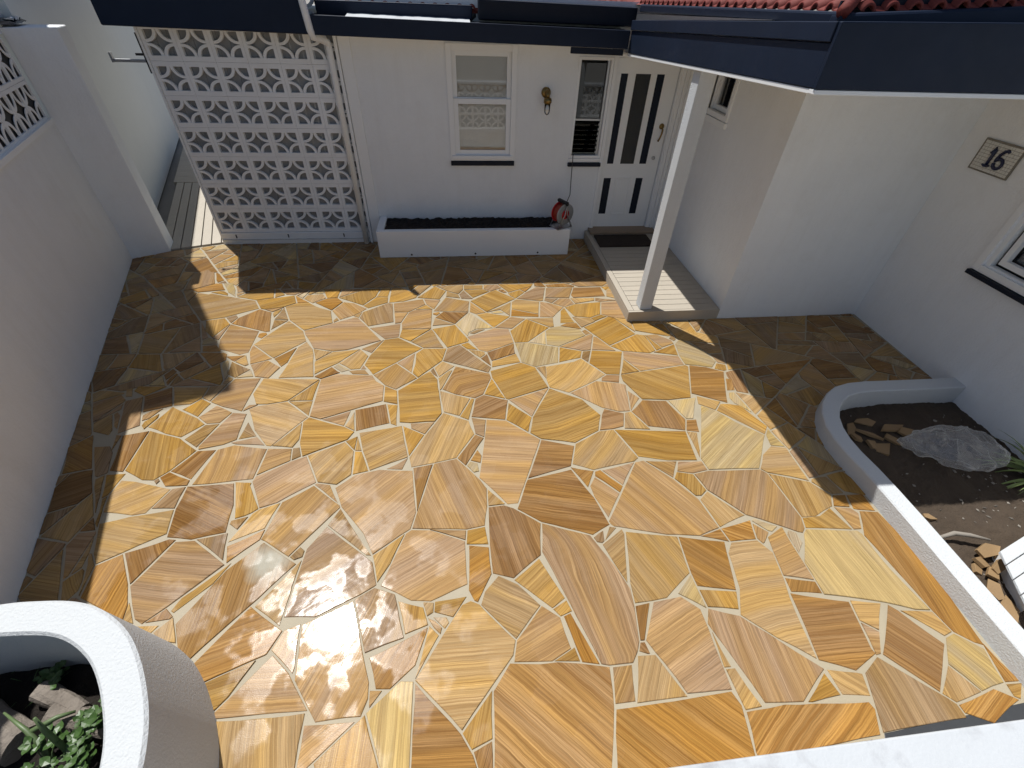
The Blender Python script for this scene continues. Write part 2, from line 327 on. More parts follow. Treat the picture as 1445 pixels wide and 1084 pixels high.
# paving stones: type letter + grain angle, then corner points in millimetres
STONES = '''
K137 58,646 39,340 37,313 570,257 583,284 627,411 638,447 659,516 672,587 684,697 533,728 411,746 318,745 155,764
O138 636,409 602,254 1251,182 1281,269 1313,464 1289,527 1049,518 667,511
P103 424,1373 559,969 644,715 683,705 816,705 859,757 882,802 883,806 914,994 920,1093 867,1237 759,1458 454,1573
T179 -107,502 176,802 196,874 7,1083 -43,1108 -94,1089 -203,936 -343,733
W65 -964,852 -958,793 -866,669 -816,603 -601,605 -575,676 -578,713 -580,749 -681,1046 -705,1114 -723,1169 -985,1064
O30 1326,435 1292,277 1299,242 1945,281 1993,381 1982,412 1696,434 1538,445 1368,437
C98 2214,1346 2097,1155 2096,952 2441,872 2594,817 2681,806 2624,1063 2612,1308 2595,1334 2247,1374
P86 1309,857 1383,642 1441,463 1538,455 1643,448 1842,576 1633,773 1515,880 1348,937
Z90 -1512,1424 -1675,1132 -1660,1101 -1604,991 -1533,937 -1269,1235 -1106,1428 -1342,1591
T102 -1322,656 -1354,653 -1275,460 -871,431 -874,619 -874,645 -1095,645
P22 923,805 957,737 984,692 1055,541 1296,535 1297,600 1301,825 1298,938 1210,1019 1205,1018 1036,1002
W37 -1067,1484 -1092,1178 -1095,1115 -922,1100 -690,1202 -614,1244 -602,1254 -642,1397 -693,1441 -711,1456 -970,1672 -1063,1524
P123 919,1530 936,1511 1276,1420 1493,1393 1650,1438 1604,1665 1598,1675 1487,1853 1317,2040 1250,2027 913,1552
T4 1594,1033 1524,885 1673,747 1833,627 1873,956 1900,1059 1925,1236 1866,1328 1685,1327 1632,1259
P45 -900,1814 -726,1602 -648,1450 -611,1477 -423,1607 -393,1731 -428,2001 -438,2087 -679,2115 -851,2079 -971,1976
P28 -574,1245 -391,1143 -313,1133 -275,1128 -59,1209 -67,1489 -293,1587 -416,1600 -449,1577 -540,1334
G86 1968,287 2442,301 2440,358 2410,391 2178,602 2058,537
P170 -1910,1180 -1860,1150 -1763,1234 -1536,1462 -1778,1641 -1892,1643 -2029,1375 -1962,1260
P111 -379,1755 -411,1610 -301,1597 -53,1573 68,1591 93,1735 99,1885 54,1963 0,2032 -113,2169 -279,2135 -281,2129 -318,1994 -364,1798
O85 2720,1476 2622,1296 2694,801 2722,681 2796,618 2838,600 2900,1103 2900,1134 2842,1458
B177 -344,505 -343,363 -343,355 -30,323 -57,401 -76,430 -114,489 -154,532 -342,719
B179 1870,789 1843,620 2015,553 2182,619 2175,643 2202,789 2210,838 2220,897 1891,977
B166 453,1584 778,1461 910,1526 855,1744 741,1999 403,1935 387,1904 301,1698
P55 1703,1737 1885,1518 2050,1433 2180,1361 2208,1353 2240,1383 2265,1463 2227,1844 2189,1883 2127,1886 2158,1884 1789,1903 1664,1882
P172 123,2429 52,1982 236,1742 310,1744 375,1897 503,2194 553,2313 297,2540 139,2562 120,2402
T114 932,1128 931,1123 924,1007 1033,1011 1124,1020 1323,1154 1338,1399 1004,1463
C89 -352,457 -353,729 -419,736 -467,700 -576,616 -470,364 -351,352
O16 -1426,824 -1143,927 -1136,932 -1085,1042 -1297,1191 -1511,900
P177 -1295,664 -865,655 -998,830 -1101,922 -1292,710 -1318,681
B104 93,1450 99,1261 223,1220 411,1352 414,1375 444,1575 273,1707 210,1736 103,1729
C36 2027,2591 1793,2059 1778,2026 1794,1914 2189,1894 2227,1948 2284,2028 2415,2217 2243,2374 2128,2522
B133 2221,611 2397,417 2614,626 2482,823 2447,857
B152 -1961,1682 -1805,1652 -1607,1685 -1628,1892 -1687,2074 -1995,2071 -1997,1892
P56 -1367,1614 -1341,1602 -1165,1481 -910,1812 -915,1827 -1124,2007 -1308,1887
Y19 485,2389 563,2320 826,2258 1047,2373 1109,2545 994,2746 870,2818 730,2909 530,2560
Y87 -582,609 -595,597 -710,507 -789,444 -763,397 -479,368
T165 -2354,1610 -2300,1534 -2177,1599 -1974,1707 -2007,1886 -2265,1855 -2431,1817
P12 -1214,2670 -1022,2743 -737,2851 -746,3045 -825,3114 -866,3193 -1183,3231 -1313,3168 -1308,2707
W69 -716,1176 -643,958 -619,888 -417,944 -470,1132 -487,1187 -610,1235
P22 178,769 383,753 496,804 465,969 369,1043 205,873
O89 -2296,1523 -2273,1330 -2156,1272 -1975,1163 -1971,1171 -1987,1262 -2050,1392 -2176,1587
T150 201,881 362,1046 244,1179 132,1242 44,1154 17,1080
T71 -281,2144 -115,2179 32,2411 -10,2560 -216,2667 -358,2430 -469,2212 -448,2118
O138 1333,1152 1339,1072 1565,1026 1639,1336 1348,1397
Y107 -2334,2156 -2254,2147 -2180,2222 -2068,2405 -2242,2540 -2500,2636 -2492,2251
P39 -1563,2077 -1449,1852 -1342,1887 -1116,2035 -1239,2284 -1337,2245 -1553,2121
P94 -1861,2084 -1568,2103 -1551,2380 -1805,2437 -1913,2400 -1971,2085
Y165 1292,2082 1507,2028 1522,2026 1583,2021 1740,2010 1768,2308 1183,2372
Y144 1434,3041 1429,2963 1530,2709 1756,2683 1800,2686 1977,2698 2129,3120 2110,3145 1590,3069 1517,3054
O59 -541,715 -470,708 -423,744 -347,803 -292,966 -289,986 -591,862
C115 2553,531 2628,399 2781,423 2822,580 2819,585 2716,672 2651,655
T49 831,2248 764,2050 910,1984 1245,2038 1286,2069 1174,2372 1055,2365
Y3 -615,2972 -600,2841 -572,2587 -480,2572 -439,2573 -286,2573 -232,2662 -260,2945 -269,2987 -276,3098 -320,3174 -298,3136 -344,3218 -420,3157 -449,3124
T167 -2623,1370 -2468,1230 -2417,1190 -2370,1260 -2363,1276 -2551,1650 -2623,1376
P177 -1611,3879 -1481,3643 -1287,3583 -1153,3597 -849,3730 -1042,4021 -1130,4148 -1159,4165 -1328,4088 -1634,3943
T60 782,526 1050,528 950,730 927,731 921,731 853,734
T157 -1703,2584 -1566,2414 -1530,2406 -1330,2691 -1322,2702 -1533,2897 -1785,2855 -1820,2826
T29 -2489,2039 -2455,1907 -2257,1866 -2180,1875 -2102,2059 -2154,2075 -2213,2095 -2370,2145 -2472,2163
T30 -826,2304 -750,2112 -481,2216 -552,2544 -879,2493
T79 2237,1841 2275,1465 2377,1465 2547,1531 2598,1621 2508,1744
O135 458,172 768,170 832,198 750,218 584,254 578,253 514,242 458,208
P35 -864,414 -844,412 -802,444 -715,514 -627,586 -861,595 -866,594
T58 -1105,2037 -969,2005 -880,2084 -895,2306 -977,2404 -1229,2288
Y22 225,3090 325,2803 347,2791 721,2921 641,3207 518,3286 217,3184
B36 1620,173 1898,170 1929,222 1892,268 1642,243 1630,209
Y12 -1359,662 -1327,685 -1267,752 -1183,906 -1442,811
T48 734,2921 895,2840 1178,2988 1287,3061 1111,3313 1028,3270 746,3211 722,3032
T23 -2999,4569 -2725,4196 -2647,4213 -2506,4244 -2453,4272 -2214,4400 -2305,4564 -2828,4744 -2851,4724 -2980,4764
Y176 -1307,2391 -1268,2285 -962,2428 -922,2508 -1007,2566 -1312,2696 -1347,2647 -1319,2424
P86 1147,2630 1281,2574 1377,2574 1439,2906 1384,2933 1177,2977 907,2835
Y38 429,1025 441,1030 513,1074 397,1329 226,1208
B23 -2886,2131 -2811,1933 -2662,1990 -2621,2067 -2618,2079 -2721,2274 -2773,2270 -2851,2252
O25 2451,355 2452,320 2566,266 2789,344 2773,355 2723,387 2698,401
B94 1477,2389 1771,2320 1821,2440 1736,2673 1528,2698 1390,2567
T160 -1784,2886 -1694,2880 -1535,2909 -1328,3168 -1817,3214 -1847,3015
B172 408,1947 747,2033 812,2225 563,2308
P16 1911,1085 2086,1042 2086,1183 2085,1188 2086,1184 2086,1401 2081,1404 1951,1342 1932,1238
Y176 -811,3742 -927,3486 -956,3354 -861,3208 -669,3368 -432,3576 -678,3766
O179 2148,3137 2144,3130 2007,2751 2281,2609 2444,3024 2299,3098
T98 -2740,1752 -2553,1702 -2504,1885 -2607,2068 -2730,1784
K25 -227,2962 -114,2891 55,2829 128,2871 213,3089 202,3150 -108,3272
T5 -1817,3511 -1577,3766 -1649,3943 -1836,4142 -1997,3867 -2064,3740
T45 -1109,1071 -1093,1252 -1093,1269 -1095,1283 -1078,1449 -1275,1188
O31 -21,1108 -1,1098 90,1259 84,1433 -41,1456 -52,1172
P98 -2397,1180 -2130,1182 -2110,1207 -2121,1238 -2284,1325 -2296,1332 -2320,1333
Y75 -104,489 -62,423 38,455 50,651
Y96 -2374,2600 -2240,2552 -2114,2679 -2202,2755 -2449,2903 -2538,2682
G175 1282,241 1273,170 1509,172 1504,215 1499,237 1389,241
T1 2199,1889 2235,1852 2378,1808 2509,1754 2516,2073 2403,2098 2293,2021
P16 -2147,2930 -2048,2876 -2043,2873 -1874,2809 -1848,3223 -2066,3230 -2164,2942
B125 -2165,1590 -2036,1388 -2029,1397 -1898,1658 -1940,1666
T177 -1831,4154 -1641,3955 -1382,4076 -1443,4306 -1589,4383 -1713,4488 -1839,4484 -1942,4412
P176 -2414,3840 -2375,3689 -2146,3584 -2076,3617 -2080,3739 -2086,3967 -2403,4105
C72 524,3296 647,3218 875,3267 921,3510 625,3604 493,3601
T28 -1631,3666 -1692,3214 -1391,3212 -1390,3217 -1459,3541 -1489,3634 -1570,3753
O151 -3016,2512 -3012,2498 -2911,2256 -2737,2291 -2763,2343 -2886,2586 -2907,2624
P8 -2056,2413 -1891,2449 -1809,2494 -1824,2774 -1935,2794 -2066,2440
W69 -978,826 -973,852 -995,1070 -1074,1043 -1117,949
Y33 1450,3506 1777,3686 1630,3995 1569,4022 1260,3838
P160 1533,3287 1640,3089 2102,3156 2096,3287 1812,3346 1560,3393
P81 -2752,1743 -2680,1530 -2664,1511 -2609,1488 -2558,1666 -2560,1689 -2565,1693
T80 2405,409 2448,366 2620,396 2546,526
T140 1868,457 2012,437 2038,535 2012,543 1859,572
P52 670,533 775,534 806,695 702,694
B103 -2503,2242 -2508,2634 -2682,2601 -2598,2259
P5 126,3515 206,3478 479,3611 450,3852 302,3877 17,3741
T113 1660,1442 1875,1515 1697,1727 1615,1664
B29 295,2552 339,2781 133,2861 60,2819 17,2604
P171 -2548,1675 -2436,1454 -2420,1470 -2416,1741 -2423,1762 -2523,1759
B104 -653,2583 -704,2808 -951,2756 -911,2515
T36 2807,3094 2864,3093 3075,3119 3413,3161 3461,3170 2939,3434 2808,3099
T59 -1368,1693 -1320,1882 -1447,1842 -1479,1814 -1568,1612
G46 194,3165 224,3235 0,3525 -63,3606 -185,3559 -226,3366
Y100 -1583,1784 -1527,1799 -1487,1820 -1454,1848 -1462,1864 -1571,2050 -1568,2070 -1680,2084
C150 2109,3292 2114,3158 2149,3149 2238,3132 2303,3110 2360,3096 2438,3181 2375,3387 2221,3568 2139,3488
T32 874,1237 913,1130 991,1451 983,1486 826,1388
G58 -964,1680 -686,1448 -656,1444 -904,1801
Y176 1177,3241 1299,3066 1423,3053 1547,3395 1247,3431
Y83 -411,962 -287,999 -298,1035 -318,1096 -463,1144
T161 -3170,3970 -3092,3706 -3083,3676 -3070,3660 -2875,3653 -2879,3993 -2885,4080
Y126 2141,2523 2422,2227 2440,2249 2488,2309 2383,2565 2283,2594 2210,2599
P65 -854,3198 -736,3052 -637,2991 -461,3129 -484,3163 -665,3355
O102 543,734 634,715 529,987 488,973
P107 -935,308 -779,380 -798,410 -904,410 -908,404
Y118 -485,3343 -503,3205 -486,3181 -452,3137 -238,3366 -197,3558 -419,3570 -486,3492
P138 862,1748 917,1579 1048,1762 905,1919 852,1843
Y131 2252,1385 2568,1347 2518,1519 2410,1465 2275,1460
B62 -2170,2219 -1999,2135 -1926,2399 -2056,2400
P148 3156,2887 3227,2622 3413,2683 3412,2707 3373,3049 3358,3084 3179,2955
Y98 1350,947 1527,917 1562,1016 1341,1047
P91 -2609,2703 -2620,2731 -2744,3041 -2860,2998 -2734,2629
B99 -2016,3952 -1978,3958 -2062,4314 -2199,4382 -2361,4228 -2400,4119
T175 2220,833 2213,790 2289,731 2405,868 2233,902
C177 811,3564 928,3522 1240,3689 1201,3807 995,3875 896,3850 840,3798
T37 1325,444 1415,449 1357,626 1308,626
G107 -1007,3992 -753,4056 -782,4299 -797,4420 -845,4435 -1096,4265 -1118,4155
Y72 492,3614 626,3615 883,3856 664,4034 467,3819
T65 -598,1268 -533,1377 -459,1573 -644,1441
B5 3381,3094 3410,2857 3697,2857 3698,3052 3488,3160 3444,3152
Y101 1500,3458 1555,3406 1822,3356 1893,3390 1874,3654 1787,3679 1457,3494
P25 -1553,2134 -1348,2251 -1367,2367 -1542,2381
P18 -653,3921 -356,3910 -355,4273 -547,4277 -603,4231 -665,4028
B67 -35,356 -22,321 30,313 35,388 35,445 -53,413
B80 -3319,3405 -3274,3285 -3182,3136 -3059,3214 -3068,3426 -3078,3459
T143 2650,666 2710,682 2685,790 2684,795 2586,809 2498,819
T176 -2319,2926 -2259,2993 -2255,3129 -2548,3153 -2445,2918
Y142 241,4195 584,4453 381,4657 316,4627 75,4426
B23 -2458,2915 -2559,3149 -2733,3047 -2657,2857
Y81 -187,3572 18,3657 31,3687 -108,3965 -341,3899
G92 3039,3762 3121,3393 3132,3353 3160,3338 3450,3813 3045,3764
P84 2761,2298 3004,2531 2948,2595 2828,2698 2762,2643
O150 1684,1336 1862,1336 1893,1474 1663,1430
O8 2916,3082 2959,2824 2967,2818 3400,3131 3415,3145 2949,3090
B156 -1256,447 -1175,365 -1089,436 -1213,448
G119 -2870,4050 -2853,3661 -2824,3661 -2628,3919 -2722,4143 -2760,4132 -2871,4081
G95 -3533,4019 -3499,3919 -3446,3936 -3205,4030 -3296,4327 -3407,4270 -3413,4266
P141 523,2572 720,2910 352,2782
T83 -236,2826 -235,2820 -213,2678 -83,2624 11,2824 -248,2937
T80 2497,2256 2533,2055 2758,2188 2760,2192 2692,2330 2687,2331
G97 -2719,2496 -2826,2496 -2782,2409 -2675,2219 -2656,2209 -2604,2241 -2610,2259 -2662,2416 -2673,2439 -2698,2469
Y79 2690,1724 2724,1643 2856,1599 2862,1597 2882,1617 2882,1685 2824,1812 2793,1812 2679,1789
T130 -2430,1437 -2356,1288 -2311,1375 -2320,1432 -2346,1498 -2363,1512
P134 1518,172 1609,174 1612,182 1629,246 1509,243
Y111 -3072,3558 -3061,3455 -2769,3380 -2746,3386 -2876,3635 -3077,3649
P165 -3136,2860 -3109,2779 -3026,2539 -3019,2528 -2925,2624 -2934,2653 -3074,2900 -3077,2905
T22 -1388,3246 -1204,3397 -1035,3598 -1284,3570 -1421,3433 -1418,3392
T28 2163,3785 2198,3575 2229,3559 2290,3528 2576,3469 2606,3479 2629,3558 2618,3589 2279,3759 2172,3812
B80 -433,2108 -387,1737 -293,2131
Y15 1689,442 1856,457 1831,557 1668,445
P42 -3107,2994 -3067,2914 -2987,2770 -2981,2770 -2873,2986 -2868,3016 -2923,3071 -2933,3081
G98 -1555,1491 -1591,1678 -1769,1648
P102 -3077,4840 -2874,4970 -3026,5365 -3214,5210 -3155,4834
O68 94,195 183,252 214,285 183,289 97,283 94,262
O28 -1374,1613 -1372,1622 -1363,1683 -1561,1583 -1528,1472
Y50 -1715,1196 -1559,1346 -1498,1469 -1708,1274 -1733,1208
Y72 1205,4048 1372,4018 1500,4080 1563,4323 1260,4299 1132,4239
C72 2620,2085 2845,1858 2834,2056 2775,2170 2768,2182
T41 2619,1794 2849,1836 2619,2058
Y64 1596,1698 1638,1696 1692,1736 1653,1882 1537,1912 1498,1856
B179 -3489,3905 -3407,3673 -3161,3673 -3237,3804 -3333,3963 -3337,3964
B14 1060,2375 1179,2382 1268,2403 1314,2548 1190,2599 1159,2612 1120,2543
Y57 470,2401 518,2561 342,2747 305,2547
Y10 -253,1065 -146,1028 -67,1135 -251,1123
T82 2912,2641 3048,2513 3126,2538 3216,2618 3180,2765 2886,2667
P2 1601,4020 1812,3957 1810,4349 1575,4323 1514,4079
B47 1902,985 2089,958 2089,1030 1911,1069
C76 19,3755 32,3815 115,3875 288,3883 50,4193 -97,3972
P56 -2,4213 41,4209 58,4423 -207,4525 -339,4242
G117 -3095,3165 -2967,3133 -2945,3133 -2907,3149 -2847,3175 -2780,3204 -2770,3214 -2681,3403 -2701,3396 -3072,3180
C43 1338,941 1324,1142 1202,1038
Y25 -2463,3270 -2459,3266 -2175,3158 -2167,3160 -2168,3221 -2185,3260 -2277,3458
T6 2638,3602 3112,3364 3053,3632 3039,3683 2760,3629
P60 -2008,1898 -2007,2070 -2090,2060 -2155,1909
Y105 -1117,4406 -1000,4582 -965,4763 -1114,4763 -1402,4577
G177 3698,3229 3742,3051 3951,2945 4000,3214 3737,3232
Y29 -2289,4567 -2195,4396 -2137,4375 -1954,4421 -1850,4493 -1907,4649 -2160,4593 -2182,4585
P127 -1317,4131 -1197,4199 -1135,4250 -1066,4332 -1219,4453 -1337,4481 -1429,4311
P12 -2102,2686 -2004,2686 -1946,2799 -2071,2877 -2099,2890 -2190,2761
C55 1759,2671 1832,2446 1893,2445 2017,2690
P72 -1983,3400 -1905,3250 -1780,3220 -1717,3366 -1856,3477 -1995,3422
T100 -1724,1052 -1634,1033 -1645,1058 -1705,1170 -1775,1097
Y113 -1160,5574 -1157,5570 -898,5201 -873,5223 -627,5677 -1153,5577
G27 -420,3582 -224,3572 -319,3827 -350,3894 -546,3691
G178 2605,3417 2842,3229 2917,3414 2926,3441 2649,3578
T31 2420,2734 2461,2453 2696,2619 2701,2624
G66 2542,3172 2760,3080 2787,3083 2836,3213 2821,3229 2607,3396 2539,3175
O164 -226,4802 71,4972 78,4986 -13,5227 -194,5278 -263,4799
G38 -2081,2437 -2001,2674 -2101,2673 -2201,2525
P67 3694,3246 3771,3241 4004,3239 4026,3368 4027,3384 3897,3405 3683,3432 3648,3435
B54 -3356,5336 -3335,5293 -3207,5270 -3072,5257 -2958,5246 -2944,5253 -3179,5593 -3221,5646 -3379,5511
T46 -226,939 -279,992 -344,741
B62 891,808 913,807 1008,1000 921,990
P136 1094,1833 1239,2027 976,1972
T120 -2859,3643 -2754,3432 -2726,3399 -2675,3425 -2569,3647
T149 2474,2407 2497,2281 2500,2274 2683,2343 2593,2531 2571,2515 2471,2438
Y22 83,1456 68,1581 -48,1564 -56,1467
T64 -1074,3295 -991,3299 -940,3486 -1026,3593 -1191,3393
K63 -105,2175 -45,2102 104,2363 39,2403 -88,2201
T67 -1365,2380 -1333,2457 -1355,2638 -1520,2408
P139 2581,1346 2635,1345 2697,1459 2668,1504 2556,1522
Y24 -2610,1331 -2572,1216 -2545,1182 -2526,1182 -2474,1219 -2589,1323
T177 811,4124 857,4377 597,4445 542,4387 527,4242
G109 -2806,1898 -2759,1769 -2744,1780 -2662,1975 -2805,1922
C94 -1694,4681 -1625,4681 -1295,4799 -1295,4830 -1331,5117 -1340,5161 -1438,5030
B83 2439,2747 2536,2714 2558,2792 2617,3040 2610,3047 2518,3036 2461,3013 2450,2969
Y5 1797,3744 2008,3666 2110,3626 2163,3630 1987,3894 1807,3944
O92 2832,578 2793,424 2878,420 2840,610
B6 1255,4504 1270,4441 1656,4456 1651,4665 1318,4668
Y103 -2615,4004 -2501,3883 -2417,4114 -2506,4229 -2643,4199 -2678,4189
P5 -812,3754 -682,3778 -675,3817 -679,4023 -982,3955
P12 1586,2009 1545,1920 1657,1892 1782,1913 1771,1996
P94 2487,3676 2608,3610 2893,3674 2661,3905
Y69 -473,2225 -449,2273 -367,2432 -505,2519 -540,2540
T179 3422,2740 3427,2697 3686,2698 3697,2755 3700,2842 3420,2842
B145 4081,3575 4086,3569 4331,3541 4422,3540 4431,3551 4156,3886 4131,3889 4079,3579
Y35 -680,4462 -545,4533 -529,4598 -726,4766 -837,4759 -838,4448
O128 2689,1497 2718,1488 2835,1469 2839,1608 2715,1610
P128 -3754,5195 -3661,5089 -3638,5093 -3354,5221 -3396,5471 -3406,5496
C107 2555,2697 2656,2660 2736,2865 2729,2896 2632,3022 2579,2824 2550,2701
P25 1151,3437 1238,3444 1317,3687 1313,3714 943,3516
P22 2528,1777 2606,1789 2606,2077 2586,2071 2527,2034
T2 3701,2699 3893,2701 3951,2759 4050,2871 3969,2916 3717,2770
P135 -3695,4507 -3624,4302 -3477,4255 -3326,4329 -3524,4464 -3679,4560
B40 -1324,5178 -1276,4804 -1273,4801 -1184,4801 -1022,5009 -1103,5097 -1279,5255 -1322,5184
P170 2211,778 2181,613 2210,616 2283,722
T64 -2976,2757 -2928,2664 -2794,2617 -2793,2667 -2879,2837 -2886,2847
O35 -2149,2087 -2004,2083 -2003,2126 -2174,2211 -2218,2166
Y19 -2299,4577 -2123,4615 -2165,4804 -2381,4800 -2524,4655
T102 2524,1742 2584,1660 2614,1628 2700,1628 2668,1763 2662,1778 2601,1776 2541,1766
P3 -769,4301 -761,4256 -611,4239 -434,4386 -467,4497 -783,4420
Y58 -2501,2042 -2474,2223 -2602,2224 -2527,2021
B10 3981,2927 4121,2860 4204,3013 4203,3017 4069,3139 4054,3152 3997,3112 3972,2981
C99 -3048,3240 -3038,3220 -2781,3368 -2791,3372 -3055,3438
B96 1225,5185 1349,4801 1361,4801 1645,4930 1624,4950 1258,5263 1227,5233
P6 3417,3212 3720,3060 3650,3362 3595,3363
T97 1480,2352 1379,2561 1325,2552 1272,2379
O22 2605,2535 2731,2283 2748,2286 2749,2639
G64 -514,5106 -443,4840 -364,4837 -274,4846 -220,5226 -515,5113
P141 1335,2032 1491,1865 1574,2011 1553,2013
P121 961,4050 1009,4117 1113,4241 1023,4304 994,4325 870,4373 866,4358 816,4062
B66 238,3338 298,3361 474,3435 479,3597 204,3465
P131 1371,4700 1391,4688 1685,4690 1777,4773 1777,4967 1323,4768 1305,4756
P46 941,4461 1220,4443 1305,4670 983,4673
C80 -2471,5756 -2198,5558 -2116,5568 -2106,5577 -2231,6040 -2258,6042 -2274,6027
P19 865,4390 905,4400 969,4676 876,4711 726,4585 608,4456
T153 2671,3919 2908,3678 2957,3683 3037,3699 2990,3917
Y80 -2202,2770 -2157,2922 -2175,2934 -2251,2983 -2357,2863
T32 -568,5282 -524,5132 -220,5246 -180,5528 -199,5519 -556,5323
O10 3852,3682 3904,3679 4082,3709 4107,3844 4113,3888 3934,3919 3876,3916 3829,3844
B7 -2652,3419 -2584,3363 -2517,3419 -2433,3503 -2542,3641 -2551,3645 -2655,3425
Y6 130,4148 300,3892 489,4089 240,4178
Y82 -868,2086 -760,2109 -769,2131 -835,2297 -884,2302
O56 -2517,3632 -2387,3479 -2332,3424 -2243,3512 -2252,3547 -2266,3602 -2298,3623 -2440,3635
P100 3011,3883 3037,3778 3461,3829 3501,3892 3515,3917 3005,3918
Y45 886,3272 1108,3326 1142,3427 1070,3454 933,3506
T125 1266,5275 1663,4937 1693,4947 1785,4990 1784,5045 1348,5376 1293,5321
Y165 1363,5389 1384,5367 1779,5067 1771,5342 1483,5526
C120 2839,2706 2875,2676 3167,2778 3135,2915 3016,2837 2848,2713
Y89 -1330,2900 -1323,3160 -1522,2907
P173 -3239,3592 -3226,3446 -3164,3455 -3078,3477 -3078,3506 -3094,3657 -3240,3658
P150 662,5192 699,5050 978,4970 912,5263 881,5389 667,5239
C141 -3399,4693 -3290,4378 -3282,4357 -3099,4455 -3253,4625 -3356,4729 -3399,4698
T20 3179,3327 3401,3218 3581,3370 3272,3398 3215,3398 3173,3330
T166 3351,3621 3485,3613 3655,3612 3722,3713 3720,3719 3486,3823 3479,3826 3475,3823
T176 908,5348 986,5013 994,4987 1277,5317 1278,5340 1228,5404 1224,5406
T18 4080,3168 4364,3134 4435,3131 4436,3356
B124 -107,3982 38,4195 -234,4221 -314,4116
T6 -3282,4336 -3199,4066 -3193,4053 -3016,4252 -3221,4364 -3245,4363
O131 909,1927 1055,1771 1090,1822 959,1979 919,1967
P125 -3212,4374 -3174,4352 -2998,4264 -2860,4347 -2958,4488 -2973,4507
P172 -2799,3661 -2525,3661 -2616,3893 -2622,3894
P44 -2067,3726 -2064,3616 -2003,3433 -1846,3495 -1829,3503
G35 994,4951 1270,4769 1280,4766 1335,4797 1333,4802 1205,5200 1168,5168 1000,4972
T2 3860,3645 3914,3417 3969,3409 4031,3408 4080,3688 4055,3691 3857,3659
Y14 -669,3776 -553,3699 -362,3898 -653,3910
C152 -1606,5262 -1579,5230 -1432,5070 -1306,5233 -1292,5257 -1425,5388 -1549,5500 -1561,5459
B154 -1991,5401 -1981,5393 -1723,5195 -1637,5240 -1618,5270 -1562,5493 -1605,5490
P148 4007,3147 4200,3250 4167,3447 4062,3485
C25 3711,2792 3760,2812 3942,2917 3956,2925 3714,3045
O129 -3645,5072 -3494,4908 -3485,4898 -3324,5002 -3324,5057 -3348,5203
O6 1030,5702 1206,5460 1293,5346 1336,5387 1544,5632 1540,5634 1111,5693 1045,5702
Y118 332,5806 571,5665 789,5794 730,5855 502,6041 485,6043 334,5814
T2 -1537,5516 -1489,5467 -1228,5580 -1224,5588 -1201,5679 -1446,5866 -1535,5537
B27 2631,3047 2633,3040 2720,2928 2920,2965 2903,3078 2901,3084
T75 -3410,3656 -3319,3421 -3248,3438 -3251,3569 -3260,3659
G9 -178,5289 -136,5279 -90,5279 -85,5280 211,5453 -135,5608 -152,5598 -194,5308
P92 -2578,3339 -2567,3322 -2500,3255 -2349,3407 -2416,3491 -2532,3387
Y40 -3729,4619 -3655,4568 -3486,4664 -3457,4686 -3581,4854 -3613,4827 -3742,4682
Y9 511,3297 482,3430 243,3328 234,3241
P10 2743,2892 2859,2742 2866,2742 2947,2806 2948,2820 2926,2944 2922,2952 2738,2916
O37 833,1833 908,1972 743,2020
T14 2312,3503 2381,3386 2424,3313 2551,3312 2569,3333 2593,3427 2598,3448 2309,3509
Y75 -278,4486 -208,4663 -335,4778 -528,4534
T65 -3175,3112 -3117,3008 -2922,3098 -2923,3106 -3077,3146 -3135,3149
T63 -2651,5495 -2575,5457 -2214,5546 -2262,5589 -2489,5748 -2654,5533
G116 -2180,3481 -2160,3303 -2072,3245 -1977,3353
C63 -3317,3970 -3143,3674 -3098,3673 -3180,3950 -3203,4013
P36 -2563,5023 -2340,4972 -2338,5076 -2353,5275 -2357,5310 -2433,5355
Y176 -727,2842 -608,2801 -627,2971 -735,3039
T147 -3473,4887 -3372,4776 -3318,4790 -3192,4847 -3178,4879 -3204,5046 -3214,5054
P168 314,3888 487,3859 652,4037 503,4085
P2 42,2414 109,2374 132,2559 17,2592
O7 -1439,4322 -1349,4485 -1418,4570 -1537,4564 -1643,4485
B118 -736,5440 -538,5348 -484,5377 -357,5447 -596,5688 -615,5668
P18 -1015,2581 -987,2745 -1202,2663
T150 -2612,5874 -2600,5626 -2356,5940 -2280,6042 -2618,6030
C46 4070,3151 4310,2941 4399,2965 4424,2974 4269,3127 4264,3130 4100,3149
Y20 532,739 516,808 394,753
P42 328,5189 369,5202 617,5304 604,5354 530,5617 445,5571 425,5510
Y36 317,2805 219,3075 141,2871
O86 -2845,5143 -2799,5086 -2534,5147 -2531,5150 -2449,5360 -2459,5367 -2490,5383
P102 3278,3503 3553,3464 3561,3466 3638,3587 3466,3602 3341,3600
T74 -2246,2994 -2175,2949 -2108,3155 -2243,3139
Y20 -1321,2717 -1326,2892 -1522,2900
G51 -2654,2188 -2626,2121 -2503,1905 -2554,2056 -2613,2219
P151 1351,3652 1320,3662 1251,3443 1487,3415 1465,3452
P155 162,4813 413,4813 531,4919 657,5044 578,5066 539,5073 160,4823
G152 -3824,4984 -3696,4764 -3679,4774 -3537,4931 -3639,5038
P6 -296,1593 -64,1498 -58,1564
P4 1982,3440 2125,3496 2121,3550 1998,3658 1983,3663 1884,3653
P13 -2567,3168 -2271,3149 -2201,3155 -2474,3260
P174 -2850,5771 -2755,5426 -2628,5589 -2628,5836 -2634,5835 -2837,5781
T127 2012,2614 2132,2531 2221,2626 2039,2707
P41 -1178,4783 -765,4782 -789,4805 -998,4998 -1002,5000 -1117,4863
G118 -2012,5016 -1731,4946 -1713,4946 -1691,5000 -1632,5227 -1956,5051
Y133 415,4791 524,4598 662,4662 815,4732 841,4785
Y41 2450,3586 2438,3877 2203,3882
P115 4120,2842 4134,2695 4152,2682 4423,2689
P37 -480,2563 -472,2509 -362,2441 -290,2563
